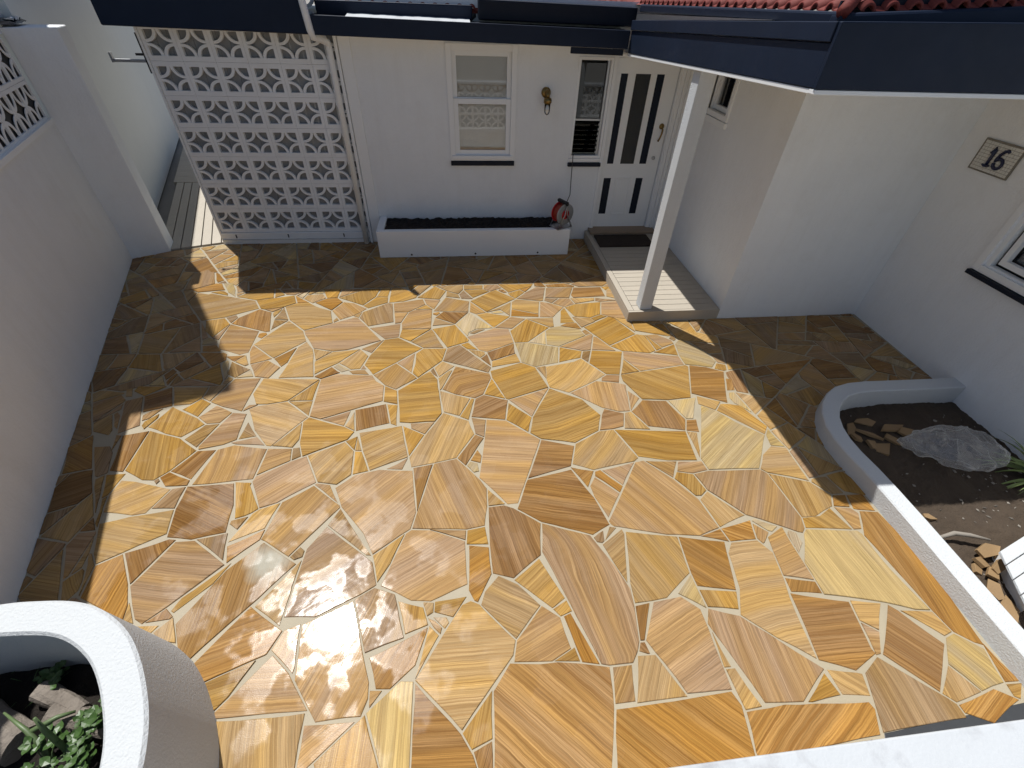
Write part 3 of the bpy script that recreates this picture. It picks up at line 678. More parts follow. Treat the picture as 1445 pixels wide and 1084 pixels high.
C151 -2880,5194 -2856,5162 -2506,5391 -2677,5495 -2894,5217
Y35 -2742,3058 -2611,3165 -2846,3181 -2852,3123
Y5 2673,2650 2719,2636 2790,2685 2849,2734 2749,2865 2671,2672
C74 2096,1217 2162,1282 2160,1358 2120,1380 2095,1351
T55 1249,5865 1318,5831 1587,5717 1598,5745 1569,5984 1561,6031 1328,6031
B17 -3060,4147 -3022,4044 -2798,4130 -2804,4141 -2999,4244 -3062,4177
Y57 -642,2575 -594,2550 -606,2788 -693,2805
B82 -1720,1163 -1709,1176 -1764,1224 -1844,1155
O8 -2985,4779 -2708,4817 -2791,4961 -2853,4968 -3063,4831
O17 2560,1531 2669,1514 2702,1611 2609,1616
P61 -3867,5682 -3851,5679 -3546,5666 -3511,5716 -3583,5859 -3609,5879 -3736,5838 -3867,5764
Y40 470,975 541,998 520,1060 433,1018
G32 -81,5264 248,5172 299,5159 331,5254 331,5265 186,5409 165,5409
B10 -597,5713 -341,5457 -283,5491 -284,5498 -314,5806 -317,5810 -321,5813 -573,5724
B0 1673,1335 1652,1428 1498,1390
P60 -515,3213 -499,3500 -655,3361
O96 567,5539 645,5251 650,5242 877,5401 877,5414 855,5510 835,5514 662,5535
P47 663,5025 676,4872 684,4812 833,4801 965,4957 693,5038
Y26 -1054,4342 -853,4446 -861,4560 -989,4572 -1111,4394
O33 -1713,3376 -1672,3439 -1656,3579 -1643,3658 -1808,3501
T70 -305,3264 -264,3149 -259,3137 -173,3224 -120,3279 -231,3355
T78 -2286,1341 -2305,1525 -2363,1606 -2379,1608 -2317,1459
P50 -1121,2018 -932,1850 -1015,2007 -1107,2027
P57 1874,1341 1894,1302 1909,1309 1934,1334 1973,1376 1898,1446
Y2 2780,361 2803,347 2876,411 2789,414
P150 6,5219 148,4840 165,4854 258,5137 262,5150 51,5212
T11 -1183,5672 -1164,5687 -862,5964 -943,6046 -1117,6047 -1127,6005 -1165,5791
P3 -1804,2448 -1581,2420 -1662,2509 -1838,2464
T156 -2260,5271 -2179,5217 -1981,5107 -2000,5188 -2075,5461
T147 -1046,5766 -1029,5760 -747,5690 -662,5689 -616,5700 -632,5735 -850,5953
P131 -1956,5804 -1872,5511 -1867,5510 -1613,5766 -1916,5809
T151 -2037,5386 -1954,5078 -1860,5120 -1743,5187 -2003,5390
G145 -1670,2520 -1781,2678 -1795,2497
P25 4247,2793 4450,2691 4455,2803 4383,2856 4352,2877 4263,2809
G108 3229,3417 3261,3413 3644,3381 3632,3437 3284,3487 3265,3482
T50 103,1739 217,1745 105,1875
T159 896,3861 939,3870 957,4036 675,4036
T0 -2407,1481 -2372,1519 -2384,1624 -2411,1716
Y115 1438,3054 1627,3086 1527,3274
T47 -195,4671 -62,4595 -39,4635 -9,4687 -6,4795 -317,4783
O68 -1715,5973 -1506,5765 -1489,5762 -1417,6055 -1468,6054 -1762,6042
T85 -1735,4668 -1703,4695 -1521,4943 -1518,4952 -1664,5009 -1680,4987 -1762,4670
T50 1773,2034 1791,2078 1802,2101 1858,2288 1780,2306
C63 2342,2601 2383,2551 2439,2479 2438,2514 2414,2681 2403,2736 2363,2736 2353,2726 2330,2669
T177 -3497,4465 -3307,4340 -3301,4364 -3386,4609 -3405,4654 -3435,4601
T110 4151,2842 4233,2803 4330,2887 4287,2941 4218,2998 4139,2862
C16 2428,2215 2407,2108 2514,2087 2475,2277 2442,2236
B42 3952,2731 4076,2689 4119,2694 4108,2839 4068,2869 3951,2737
G41 -3354,4756 -3227,4620 -3120,4672 -3094,4687 -3113,4721 -3186,4832
T80 4180,3885 4358,3664 4363,3662 4424,3681 4424,3788 4407,3861
B2 1881,2293 1914,2433 1831,2434 1782,2317
Y36 2097,3301 2124,3481 1869,3365
P168 -609,5742 -472,5850 -242,6039 -566,6054 -573,6052 -618,5766
P1 2878,2389 2938,2326 2970,2367 3053,2485 3022,2520 2983,2493
Y177 1068,4169 1022,3935 1176,3935 1119,4230
C178 1903,1469 1978,1387 2002,1379 2057,1412 1927,1484
O177 803,4064 811,4112 523,4231 505,4099
Y66 -9,2573 48,2818 24,2826 -77,2614
Y5 183,4856 520,5080 498,5087 283,5147 277,5147 219,4972
T141 1234,3837 1405,3938 1368,4005 1174,4038
Y74 -1906,6031 -1868,5824 -1747,5798 -1545,5771 -1795,6034
B53 -1319,3179 -1163,3255 -1184,3268 -1250,3338 -1378,3211
P144 318,5155 681,5053 632,5249 615,5285 321,5166
Y67 -1535,4579 -1422,4584 -1414,4772 -1612,4775
T85 -1787,4581 -1672,4480 -1550,4575 -1557,4596 -1597,4666 -1600,4668 -1731,4654 -1766,4648
P128 -1669,5028 -1535,4974 -1504,4965 -1489,4985 -1443,5058 -1615,5242 -1634,5208
T90 1303,636 1340,635 1314,811
T13 -1031,5051 -1006,5023 -857,4886 -835,4967 -787,5146 -788,5188 -817,5181
B120 -2984,4254 -2775,4142 -2745,4152 -2725,4166 -2826,4308 -2850,4331
P49 1124,4250 1253,4309 1219,4428 1102,4434 1007,4332
C101 -931,6056 -635,5761 -592,6042 -590,6053
T75 -1898,1140 -1795,1088 -1764,1133
O164 -2476,4768 -2462,4754 -2323,4787 -2111,4836 -2088,4971 -2093,4977 -2400,4811
B177 542,5630 566,5557 840,5529 842,5567 794,5770 771,5768
Y51 -1929,4951 -1905,4823 -1806,4782 -1768,4766 -1750,4775 -1715,4915 -1715,4921 -1746,4931 -1929,4977
Y7 103,4501 296,4629 231,4683 7,4679
G80 -3212,4604 -3083,4463 -2987,4514 -2987,4520 -3088,4674
G121 -754,5134 -707,4982 -503,5007 -549,5162 -587,5167
T171 -842,4873 -745,4784 -664,4793 -739,5037 -774,5138 -843,4878
T94 -115,5832 -66,5822 189,5797 246,5838 135,5909 -60,6026 -95,6041 -97,6024
B1 1230,2975 1384,2941 1419,3041 1297,3054 1243,3018
O42 -586,5736 -201,5873 -125,5903 -123,5918 -109,6037 -217,6037 -226,6030
P27 -697,4948 -657,4823 -457,4837 -499,4992 -702,4967
B29 -4085,5625 -3997,5378 -3910,5310 -3966,5672 -4047,5674 -4089,5642
C75 802,3559 830,3787 641,3611
P23 -566,646 -563,637 -509,704 -570,710
B94 -299,5817 -268,5503 -267,5498 -176,5555 -171,5576 -131,5855 -129,5882
P171 -3147,5577 -3066,5459 -3058,5460 -2915,5698 -2920,5710 -3080,5737 -3140,5610
B77 -3752,5461 -3724,5449 -3586,5448 -3562,5641 -3591,5654 -3720,5655
P63 1387,2577 1510,2724 1432,2826
T53 -3800,5227 -3772,5206 -3573,5374 -3528,5421 -3757,5434
P40 -2002,4680 -1908,4667 -1763,4788 -2094,4799
G119 2736,2265 2809,2134 2879,2249 2787,2274
T48 -317,1116 -294,1046 -260,1064 -258,1118 -318,1126
P2 -734,4025 -676,4038 -615,4228 -761,4245
T65 -265,3114 -250,2951 -237,2966 -220,3011 -198,3068 -141,3217 -168,3212 -249,3130
P103 -1602,1745 -1541,1700 -1502,1790 -1564,1778 -1600,1768
T71 -1907,1157 -1963,1245 -1985,1276 -1967,1175
C5 -3520,5664 -3334,5654 -3242,5652 -3237,5677 -3372,5871 -3387,5885
B82 -1474,5455 -1462,5444 -1281,5277 -1272,5285 -1221,5563 -1472,5458
T53 397,4233 492,4102 527,4376 247,4188
T33 3716,3582 3758,3438 3763,3436 3897,3420 3899,3424 3866,3550 3740,3588
T82 -1476,3628 -1420,3450 -1296,3574
G0 4066,3502 4087,3491 4280,3419 4321,3526 4085,3554 4069,3532
T163 -892,5149 -574,5327 -566,5342 -738,5423 -744,5423 -777,5366 -849,5235
P82 2775,2291 2897,2257 2931,2314 2869,2380
O44 -2419,3755 -2538,3744 -2507,3660 -2428,3649 -2334,3649
T110 -3045,5429 -2979,5339 -2965,5347 -2783,5458 -2803,5537 -2994,5508 -3022,5487
T77 -2788,5066 -2734,4992 -2624,4914 -2546,5114 -2561,5122 -2726,5087
P130 57,4205 125,4159 231,4187 69,4415
P71 -1130,4764 -1400,4771 -1407,4590
T139 906,5739 1220,5694 1227,5702 1287,5832 1149,5892 1085,5859
G136 -1154,1477 -1126,1455 -1079,1471 -1075,1512 -1106,1539
Y107 -2338,5286 -2310,4899 -2302,4886 -2191,4943 -2196,4956 -2326,5280
P7 -3316,5823 -3167,5606 -3162,5602 -3060,5829 -3049,5859 -3065,5860 -3308,5826
B99 3708,3613 3862,3569 3807,3810 3687,3633
T52 -240,1018 -192,970 -169,1000 -184,1030 -258,1037
T55 3484,3839 3701,3743 3709,3740 3662,3910 3526,3912
P90 -2613,4893 -2552,4750 -2458,4796 -2518,4994 -2568,5004 -2613,4897
B86 -1003,431 -963,405 -924,391 -915,409 -966,428
B156 -2521,1772 -2435,1774 -2489,1860 -2496,1868
T13 1568,4027 1632,3998 1788,3724 1796,3948
T114 2505,3049 2698,3070 2751,3077 2539,3165
C149 -3892,5314 -3889,5301 -3853,5267 -3814,5244 -3766,5480 -3918,5524
P11 4186,3412 4214,3266 4392,3352 4381,3368 4189,3433
C86 -2655,4762 -2546,4663 -2599,4822 -2674,4967 -2774,4962
P168 -420,4386 -335,4282 -268,4470 -452,4500
P22 -515,2102 -480,2206 -629,2116
T39 -3885,5081 -3838,5004 -3808,5002 -3651,5050 -3692,5099 -3773,5182 -3856,5110
T49 -508,4604 -381,4807 -532,4806 -602,4681
T156 900,5367 1204,5419 1210,5420 1127,5547 1117,5561 890,5446
Y69 -2226,5077 -2180,4952 -2174,4950 -1976,5058 -1971,5077 -2040,5126
P14 -915,3534 -820,3741 -1016,3600
P78 -2576,2774 -2516,2886 -2596,2864 -2639,2814 -2618,2755
G137 2449,3164 2514,3141 2518,3149 2558,3298 2432,3294
T71 -1003,2575 -923,2520 -954,2729
T177 1671,4452 1811,4366 1787,4655 1703,4582
Y63 -864,4572 -848,4765 -952,4768 -987,4583
T42 -3320,5131 -3298,5023 -3249,5052 -3228,5074 -3205,5245 -3223,5254 -3342,5276
B100 987,4751 1006,4694 1324,4684 1338,4709 1306,4736 1227,4780 1176,4778
Y46 -2433,1793 -2467,1916 -2478,1944 -2498,2031 -2517,2015 -2458,1819
G148 -1848,4158 -1952,4401 -1991,4175
T80 -3008,4571 -2992,4767 -3076,4825 -3158,4820
P121 -2160,5842 -2086,5570 -1957,5743 -1980,5816 -2156,5845
C87 -2242,3416 -2182,3285 -2154,3224 -2147,3270 -2157,3308 -2206,3483 -2224,3501 -2253,3472
T118 1266,4313 1500,4366 1512,4415 1234,4428
T15 -119,3976 -320,4107 -342,3960
C58 -34,2098 13,2033 52,2041 43,2115 -12,2134
G40 -1280,2287 -1311,2376 -1357,2370 -1339,2254
P73 -2661,1476 -2631,1388 -2611,1473 -2658,1495
P55 309,4637 450,4706 403,4786 242,4783 238,4692
Y151 -3929,5550 -3927,5546 -3767,5501 -3743,5617 -3739,5652 -3859,5662 -3947,5666
P146 -2120,1174 -2060,1165 -2039,1188 -2089,1216
P5 -1441,5882 -1385,5839 -1379,5837 -1211,5955 -1198,5967 -1268,6052 -1396,6055 -1411,6013
P150 -253,980 -217,944 -209,976 -248,1016 -288,1035
B132 -3628,4555 -3548,4497 -3512,4474 -3467,4569 -3414,4687
G65 793,1409 826,1399 844,1412 854,1485 819,1468 780,1441
Y134 -2592,2699 -2558,2658 -2516,2766 -2510,2784 -2518,2824 -2592,2740
G29 2457,3686 2495,3709 2586,3835 2579,3843 2491,3887 2451,3906
T41 3673,3917 3724,3735 3737,3735 3856,3913
C68 -2765,3189 -2630,3179 -2702,3299 -2709,3309 -2751,3223
B126 868,756 910,739 923,739 912,797 888,797
O44 1581,6018 1617,5720 1726,5843 1743,5865 1749,6029 1738,6030 1582,6023
P50 4297,3411 4400,3374 4437,3382 4437,3401 4417,3524 4340,3526
O167 -6,2146 66,2118 78,2186 49,2243
O53 2356,2767 2429,2765 2471,2915 2419,2927
C64 -3248,5859 -3216,5855 -2987,5883 -2949,5891 -3125,6017 -3211,5992
T171 1491,5539 1545,5507 1745,5657 1750,5661 1752,5841 1743,5840 1492,5544
C161 -3175,2972 -3137,2877 -3090,2912 -3088,2930 -3139,3018 -3170,3003
G57 3580,3469 3714,3443 3744,3442 3704,3582 3690,3608 3662,3596
Y164 454,4827 486,4806 666,4811 663,4854 649,5003 493,4865 475,4848
P132 -3563,4857 -3450,4705 -3428,4701 -3375,4737 -3404,4787 -3527,4915 -3565,4877
O16 -3184,3995 -3166,3988 -3037,4042 -3079,4156 -3182,4040
B51 -2500,4987 -2442,4808 -2325,4871 -2328,4924 -2339,4955
T53 938,4902 977,4777 1046,4775 1156,4790 1193,4798 977,4945
C75 1245,5691 1554,5649 1562,5651 1597,5697 1561,5714 1301,5822 1255,5725
T16 6,4692 224,4696 228,4780 5,4791
O168 -1715,5634 -1709,5629 -1550,5534 -1547,5543 -1499,5746 -1587,5760
B55 -29,5578 178,5486 180,5669 170,5745 3,5616
O33 -1235,5243 -1117,5125 -1109,5121 -1092,5131 -981,5291 -990,5304 -1005,5314
C35 -2553,3771 -2422,3768 -2417,3769 -2440,3831 -2527,3878 -2569,3836
P41 -1862,5457 -1858,5448 -1567,5515 -1557,5519 -1724,5619 -1869,5485
T38 -2042,3409 -2016,3427 -2082,3570 -2147,3475
Y70 193,5424 337,5281 422,5556
Y52 -892,2317 -890,2455 -969,2410
Y76 539,4518 594,4462 712,4591 663,4647 518,4579
O5 1011,3878 1227,3807 1194,3924 1079,3924
T179 -2074,5525 -2067,5522 -1908,5482 -1884,5483 -1944,5702 -1949,5716 -2072,5559
B128 -2034,5845 -1984,5834 -1884,5821 -1927,6043 -2034,6044
G128 -1847,4146 -1991,4162 -1974,3987
B136 -1362,5824 -1210,5705 -1197,5698 -1161,5886 -1158,5937 -1182,5960
P58 -2871,2850 -2799,2708 -2765,2678 -2817,2830 -2857,2872
G35 1119,3322 1169,3254 1234,3431 1155,3425
G152 -2553,5440 -2276,5278 -2268,5291 -2276,5308 -2384,5482
C65 -3985,5345 -3937,5193 -3894,5105 -3838,5148 -3790,5195
B65 -199,4802 -148,4804 40,4825 102,4896 100,4924 87,4955 28,4934
B47 -3567,5442 -3499,5439 -3394,5532 -3530,5648 -3538,5647 -3547,5621 -3566,5466
C43 193,5730 205,5475 229,5464 307,5509 371,5551 311,5619 193,5751
C50 -2215,6039 -2169,5871 -2131,5857 -2051,5845 -2050,6042
G179 -1091,5106 -1050,5062 -948,5116 -919,5134 -898,5176 -964,5273 -975,5270
P171 -1047,3227 -898,3210 -943,3278 -1012,3280 -1083,3273
Y82 2376,3075 2455,3037 2487,3049 2511,3125 2466,3143 2431,3153
T97 76,3450 132,3392 181,3440 175,3479 118,3504 66,3513 27,3519
P142 749,6034 810,5780 960,5975 848,6039
C139 -1149,3261 -1082,3288 -1199,3384 -1237,3343
P170 -3061,5750 -2921,5727 -2890,5734 -2869,5791 -2890,5877 -2981,5867 -3035,5846 -3066,5768
G25 -29,4487 103,4475 -2,4670 -27,4628 -52,4585
T74 4297,3120 4439,2981 4448,2984 4448,3039 4437,3114 4325,3121
P87 251,5854 321,5820 347,5856 420,5973 367,6039 276,6043 227,5880
T10 829,5749 885,5749 1118,5899 1038,5942 972,5964 814,5755
P179 -2696,4151 -2705,4151 -2581,3847 -2543,3885 -2543,3892
Y81 -2992,5522 -2816,5551 -2808,5556 -2859,5752 -2993,5532 -2994,5528
Y67 1036,5963 1124,5917 1233,5870 1306,6033 1080,6032
P70 -2971,2774 -2848,2901 -2864,2969
B71 -2701,3322 -2657,3256 -2625,3331 -2615,3369 -2656,3404 -2661,3407
T52 -1208,5582 -1041,5617 -964,5728 -1036,5749 -1062,5756 -1184,5653 -1187,5650 -1202,5609
P91 819,5734 833,5673 836,5666 904,5631 1067,5553 1103,5571 1008,5705 1005,5707
G102 722,3045 744,3223 653,3207
Y146 -51,3611 8,3535 110,3520 21,3644
B38 -2364,5480 -2255,5304 -2231,5324 -2220,5442 -2218,5524 -2357,5491 -2361,5488
T30 2832,2085 2849,2052 2900,2242 2896,2242 2844,2164 2818,2117
C66 -2892,5950 -2854,5805 -2839,5795 -2703,5831 -2678,5840 -2731,5890 -2826,5973
G92 -2592,3176 -2576,3176 -2508,3244 -2572,3308 -2580,3311 -2591,3246
G176 -2305,5275 -2240,5107 -2232,5099 -2066,5137
P10 4336,2924 4375,2881 4453,2824 4451,2966
G158 -1222,5389 -1048,5388 -1160,5547 -1189,5569 -1208,5548 -1237,5393
T43 -769,5164 -768,5157 -716,5158 -553,5184 -586,5302 -647,5272 -773,5196
B15 -2185,3499 -2158,3482 -2094,3572 -2263,3566
C13 -2059,3242 -1919,3251 -1968,3343
P22 324,5628 388,5559 522,5636 552,5655 414,5738 308,5651
T33 -44,4500 -66,4581 -195,4656 -203,4539
Y99 1907,3395 1975,3427 1876,3662
P54 -1256,5256 -1008,5330 -1035,5366 -1234,5374 -1262,5264
T35 -2838,3056 -2890,3173 -2938,3182 -2889,3060
P58 -2427,3837 -2410,4108 -2490,3871
P109 -2073,4989 -1961,4822 -1924,4808 -1929,4872 -1954,4983 -2031,5005
P41 -2972,5322 -2905,5228 -2878,5264 -2767,5409 -2776,5439
P34 -51,5782 -11,5623 3,5632 178,5775 175,5782 56,5794 -53,5796
T161 -3582,4160 -3554,4127 -3501,4124 -3430,4259 -3585,4176
P83 -2922,2236 -2895,2155 -2887,2165 -2863,2251 -2895,2246
Y167 2041,3838 2147,3677 2163,3680 2138,3854 2109,3851
Y59 -2108,4619 -2016,4673 -2113,4800 -2152,4809
B105 852,4729 968,4703 987,4705 926,4889 871,4824 855,4792
G14 -3578,5888 -3504,5741 -3497,5734 -3403,5896 -3409,5921 -3414,5935
G29 -2411,4130 -2372,4232 -2408,4281 -2492,4235
O150 -2956,5227 -2891,5058 -2852,4993 -2798,5047 -2904,5200 -2942,5234
T126 -2211,5342 -2081,5475 -2081,5480 -2100,5552 -2104,5554 -2197,5536 -2206,5417
T131 533,6033 535,6026 781,5828 780,5838 734,6029 598,6042
P38 1513,4364 1565,4335 1797,4357 1528,4423
G49 948,1499 906,1511 850,1415
B98 137,3378 224,3261 225,3284 208,3401 197,3440
O42 -140,5627 -43,5584 -20,5608 -70,5806 -77,5811 -118,5819 -145,5646
B8 -2508,1181 -2425,1180 -2454,1205 -2473,1205
C67 61,5976 205,5884 213,5888 257,6034 258,6045 94,6045
T91 -837,2307 -887,2452 -885,2312
Y27 1410,3950 1560,4030 1505,4068 1379,4007
P102 -2800,5982 -2737,5917 -2653,5845 -2628,5853 -2640,6025
O7 -1837,4495 -1714,4494 -1897,4656
O78 843,5637 879,5469 882,5461 1050,5545 954,5594
B22 205,5757 298,5665 325,5686 399,5755 270,5830 257,5826 193,5781
B150 -2639,3223 -2613,3183 -2585,3326 -2607,3344 -2639,3269
T96 -3231,3135 -3181,3013 -3148,3030 -3163,3061 -3198,3125 -3230,3141
G140 919,4397 996,4340 1085,4433 937,4447
G139 1561,5496 1600,5470 1727,5505 1761,5514 1758,5641
Y33 -350,4282 -426,4376 -534,4287
T167 -3497,5642 -3490,5635 -3377,5541 -3332,5573 -3258,5639 -3344,5641
Y144 -2838,4768 -2769,4741 -2700,4717 -2637,4694 -2652,4738 -2707,4789 -2754,4794
T8 -2153,3165 -2116,3165 -2088,3210 -2089,3235 -2132,3261 -2150,3197
P11 -2695,2603 -2731,2613 -2687,2452
T153 -3391,5916 -3321,5841 -3295,5846 -3263,5867 -3235,5977 -3289,5972 -3380,5945
T144 -3104,6025 -3009,5951 -2941,5903 -2905,5894 -2902,5915 -2928,6014 -2932,6025 -3089,6030
O49 -1016,5619 -737,5674 -797,5689 -945,5726 -952,5717
O170 -2069,3869 -2025,3840 -1988,3904 -2005,3937 -2045,3936 -2070,3921
T8 -2070,5509 -2045,5414 -2027,5408 -1876,5443 -1881,5462
B90 -3624,4281 -3586,4191 -3486,4241 -3625,4286
B153 -2094,4816 -1981,4822 -2063,4947 -2075,4961 -2085,4895
T44 2030,3858 2095,3863 2132,3871 2130,3919 2023,3920 1990,3913
P12 -1862,2836 -1864,2809 -1766,2878 -1789,2879 -1834,2879
G71 -3796,4783 -3755,4701 -3707,4747 -3728,4794 -3749,4820 -3804,4809
T118 2481,3918 2519,3886 2588,3851 2605,3853 2647,3912
G1 42,3806 85,3788 203,3861 138,3864 96,3847
T173 -2039,4284 -2009,4214 -1981,4301 -1967,4370 -2005,4350 -2033,4324
P28 -2054,4323 -1956,4408 -2135,4369
C158 -1862,4636 -1801,4588 -1756,4747 -1850,4654
G118 -340,3225 -318,3179 -270,3131 -289,3195 -316,3265
Y70 -620,4695 -538,4819 -656,4805
T146 1624,5458 1732,5385 1770,5362 1765,5497
T44 3903,2689 4064,2693 3947,2730 3930,2717
P38 1248,3700 1306,3727 1262,3798 1224,3773
G6 2113,3592 2113,3584 2145,3540 2175,3561 2175,3617 2166,3645
C173 2157,3837 2211,3808 2222,3824 2189,3901 2181,3918 2144,3882
Y10 -3885,5059 -3803,4827 -3760,4836 -3767,4850 -3886,5053
Y51 1697,4589 1798,4675 1664,4675
O43 721,4598 814,4722 673,4654
Y85 2837,1819 2890,1691 2862,1811
C179 292,4175 334,4159 429,4167 401,4201 364,4210
B53 4296,3887 4419,3875 4420,3912 4413,3920 4282,3913
B97 -2912,6030 -2903,5986 -2889,5974 -2724,6022 -2690,6032
G63 -2219,2110 -2207,2138 -2226,2160 -2246,2140
T63 -1187,4196 -1128,4161 -1106,4262 -1165,4214
B51 -3279,3277 -3231,3154 -3198,3135 -3265,3254
Y108 49,4811 102,4801 149,4807 114,4892
T107 -1250,6058 -1212,6010 -1152,5949 -1137,6021 -1132,6056
B55 411,4647 464,4594 504,4602 470,4664 417,4675
T83 -2556,4726 -2529,4672 -2515,4685 -2472,4741 -2486,4755 -2512,4755
P135 865,6039 1014,5965 1063,6037
O137 -342,4179 -302,4154 -267,4200 -279,4223 -342,4203
Y143 -4016,5685 -3886,5682 -3886,5748 -3988,5706
G6 -1371,4081 -1325,4122 -1355,4171 -1381,4121
P38 1704,4687 1794,4687 1796,4762 1787,4763
P93 -3566,4113 -3546,4053 -3533,4054 -3507,4108
P160 4022,3917 4039,3914 4194,3897 4271,3898 4263,3913
G22 -67,6049 36,5984 63,6010 82,6044
P4 -932,3290 -965,3347 -982,3292
B138 4378,3631 4430,3592 4429,3653 4388,3654
G85 -2834,4980 -2746,4979 -2785,5034
T57 -371,4814 -355,4784 -281,4811 -276,4825 -357,4826
T110 383,6034 428,5988 460,6034 464,6043 376,6043
P156 -3713,4541 -3703,4535 -3694,4576 -3727,4598
O151 -1872,4647 -1781,4755 -1815,4725 -1880,4651
B80 86,172 448,172 450,253 416,265 236,272 225,269 85,177
B6 -295,171 33,170 5,199 -114,310 -148,326 -183,320 -282,189
T129 -455,172 -306,172 -247,248 -193,330 -219,333 -418,346
Y176 -769,171 -533,172 -581,366 -626,374 -719,367
B119 -540,229 -517,172 -471,171 -462,177 -437,304 -433,351 -507,360 -572,363
T77 -979,171 -783,172 -728,366 -751,383 -832,344 -945,288
B88 -1178,348 -1106,173 -990,173 -927,373 -1013,421 -1094,421
G172 -1241,259 -1229,209 -1209,171 -1121,175 -1160,280 -1194,343 -1246,294
P96 -1277,405 -1248,303 -1188,361 -1269,447 -1281,453
P32 -107,321 -40,250 45,172 76,172 88,280 86,287 -34,315
'''

# ------------------------------------------------------------------ ground and paving
mb = MB(); mb.quad((-250, -250, -0.14), (250, -250, -0.14), (250, 250, -0.14), (-250, 250, -0.14))
struct(mb.build('ground', 'concrete'))
REG = [(-4.094, 5.65), (-2.2, 0.13), (2.86, 0.13), (2.93, 0.5), (2.93, 1.383), (2.93, 1.693), (2.89, 1.847), (2.88, 2.016), (2.91, 2.179), (3.0, 2.35), (3.11, 2.48), (3.26, 2.6),
       (3.41, 2.66), (3.59, 2.68), (3.9, 2.67), (4.5, 2.66), (4.47, 3.95), (2.74, 3.95), (1.79, 3.95), (1.79, 6.07), (-1.1, 6.09), (-3.09, 6.08), (-3.73, 5.86)]
paving = struct(MB().prism(REG, -0.13, -0.006).build('paving', 'grout'))

TINT = {'Y': (0.335, 0.207, 0.066), 'T': (0.338, 0.228, 0.106), 'P': (0.310, 0.205, 0.108), 'G': (0.255, 0.174, 0.094), 'C': (0.372, 0.292, 0.168), 'B': (0.250, 0.147, 0.062), 'O': (0.303, 0.171, 0.055), 'K': (0.285, 0.176, 0.077), 'Z': (0.295, 0.174, 0.062), 'W': (0.292, 0.194, 0.107)}
CONT = {'Y': 0.5, 'T': 0.36, 'P': 0.36, 'G': 0.5, 'C': 0.22, 'B': 0.66, 'O': 0.6, 'K': 0.62, 'Z': 0.45, 'W': 0.36}

def stone_geo(code, ang, pts, rnd):
    """top face, small arris, sides; grain coordinates and tint per vertex"""
    n = len(pts); poly = []
    for i in range(n):
        a = Vector(pts[i]); b = Vector(pts[(i + 1) % n]); L = (b - a).length
        k = max(1, min(6, int(L / 0.07))); nn = Vector((-(b - a).y, (b - a).x)).normalized() if L > 1e-6 else Vector((0, 0))
        amp = min(0.0022, L * 0.014)
        sag = rnd.uniform(-0.4, 0.7) * amp * 1.6
        for j in range(k):
            t = j / k; q = a.lerp(b, t)
            if j: q = q + nn * (rnd.uniform(0, 1) * amp + sag * math.sin(math.pi * t))
            poly.append(q)
    m = len(poly); c = sum(poly, Vector((0, 0))) / m
    dz = rnd.uniform(-0.002, 0.002); tx, ty = rnd.uniform(-0.006, 0.006), rnd.uniform(-0.006, 0.006)
    def top(q): return dz + tx * (q.x - c.x) + ty * (q.y - c.y)
    ar = 0.0035
    v = []
    for q in poly:
        d = (c - q); d = d.normalized() * ar if d.length > 1e-6 else d
        v.append((q.x + d.x, q.y + d.y, top(q)))
    for q in poly: v.append((q.x, q.y, top(q) - 0.0032))
    for q in poly: v.append((q.x, q.y, -0.03))
    f = [tuple(range(m))] + [(i, m + i, m + (i + 1) % m, (i + 1) % m) for i in range(m)] + [(m + i, 2 * m + i, 2 * m + (i + 1) % m, m + (i + 1) % m) for i in range(m)]
    ca, sa = math.cos(ang), math.sin(ang); ou, ov = rnd.uniform(0, 40), rnd.uniform(0, 40); cv = rnd.choice((0, 0, 0, 1)) * rnd.uniform(-0.5, 0.5)
    sc = rnd.uniform(0.75, 1.3)
    if code == 'K' and max(abs(q.x - c.x) for q in poly) < 0.24: cv = rnd.uniform(1.5, 3.0)
    uv = []
    for p in v:
        x, y = p[0] - c.x, p[1] - c.y; u_ = x * ca + y * sa; w_ = -x * sa + y * ca
        uv.append((ou + u_, ov + (w_ + cv * u_ * u_) * sc))
    t = TINT[code]; k = rnd.uniform(0.88, 1.14); h = rnd.uniform(-0.05, 0.05)
    tint = (t[0] * k * (1 + h * 0.4), t[1] * k, t[2] * k * (1 - h * 2.0), max(0.12, CONT[code] + rnd.uniform(-0.18, 0.22)))
    return v, f, uv, tint

def stone_mesh(name, geos, mat):
    V, F, U, T = [], [], [], []
    for v, f, uv, tint in geos:
        o = len(V); V += v; F += [tuple(i + o for i in q) for q in f]; U += uv; T += [tint] * len(v)
    lo = [min(p[i] for p in V) for i in range(2)]; hi = [max(p[i] for p in V) for i in range(2)]
    c = Vector(((lo[0] + hi[0]) / 2, (lo[1] + hi[1]) / 2, -0.03))
    me = bpy.data.meshes.new(name); me.from_pydata([(p[0] - c.x, p[1] - c.y, p[2] - c.z) for p in V], [], F); me.update()
    ul = me.uv_layers.new(name='grain'); vi = [0] * len(me.loops); me.loops.foreach_get('vertex_index', vi)
    ul.data.foreach_set('uv', [x for i in vi for x in U[i]])
    ca = me.color_attributes.new('tint', 'FLOAT_COLOR', 'POINT'); ca.data.foreach_set('color', [x for t in T for x in t])
    me.materials.append(M[mat]); return me, c

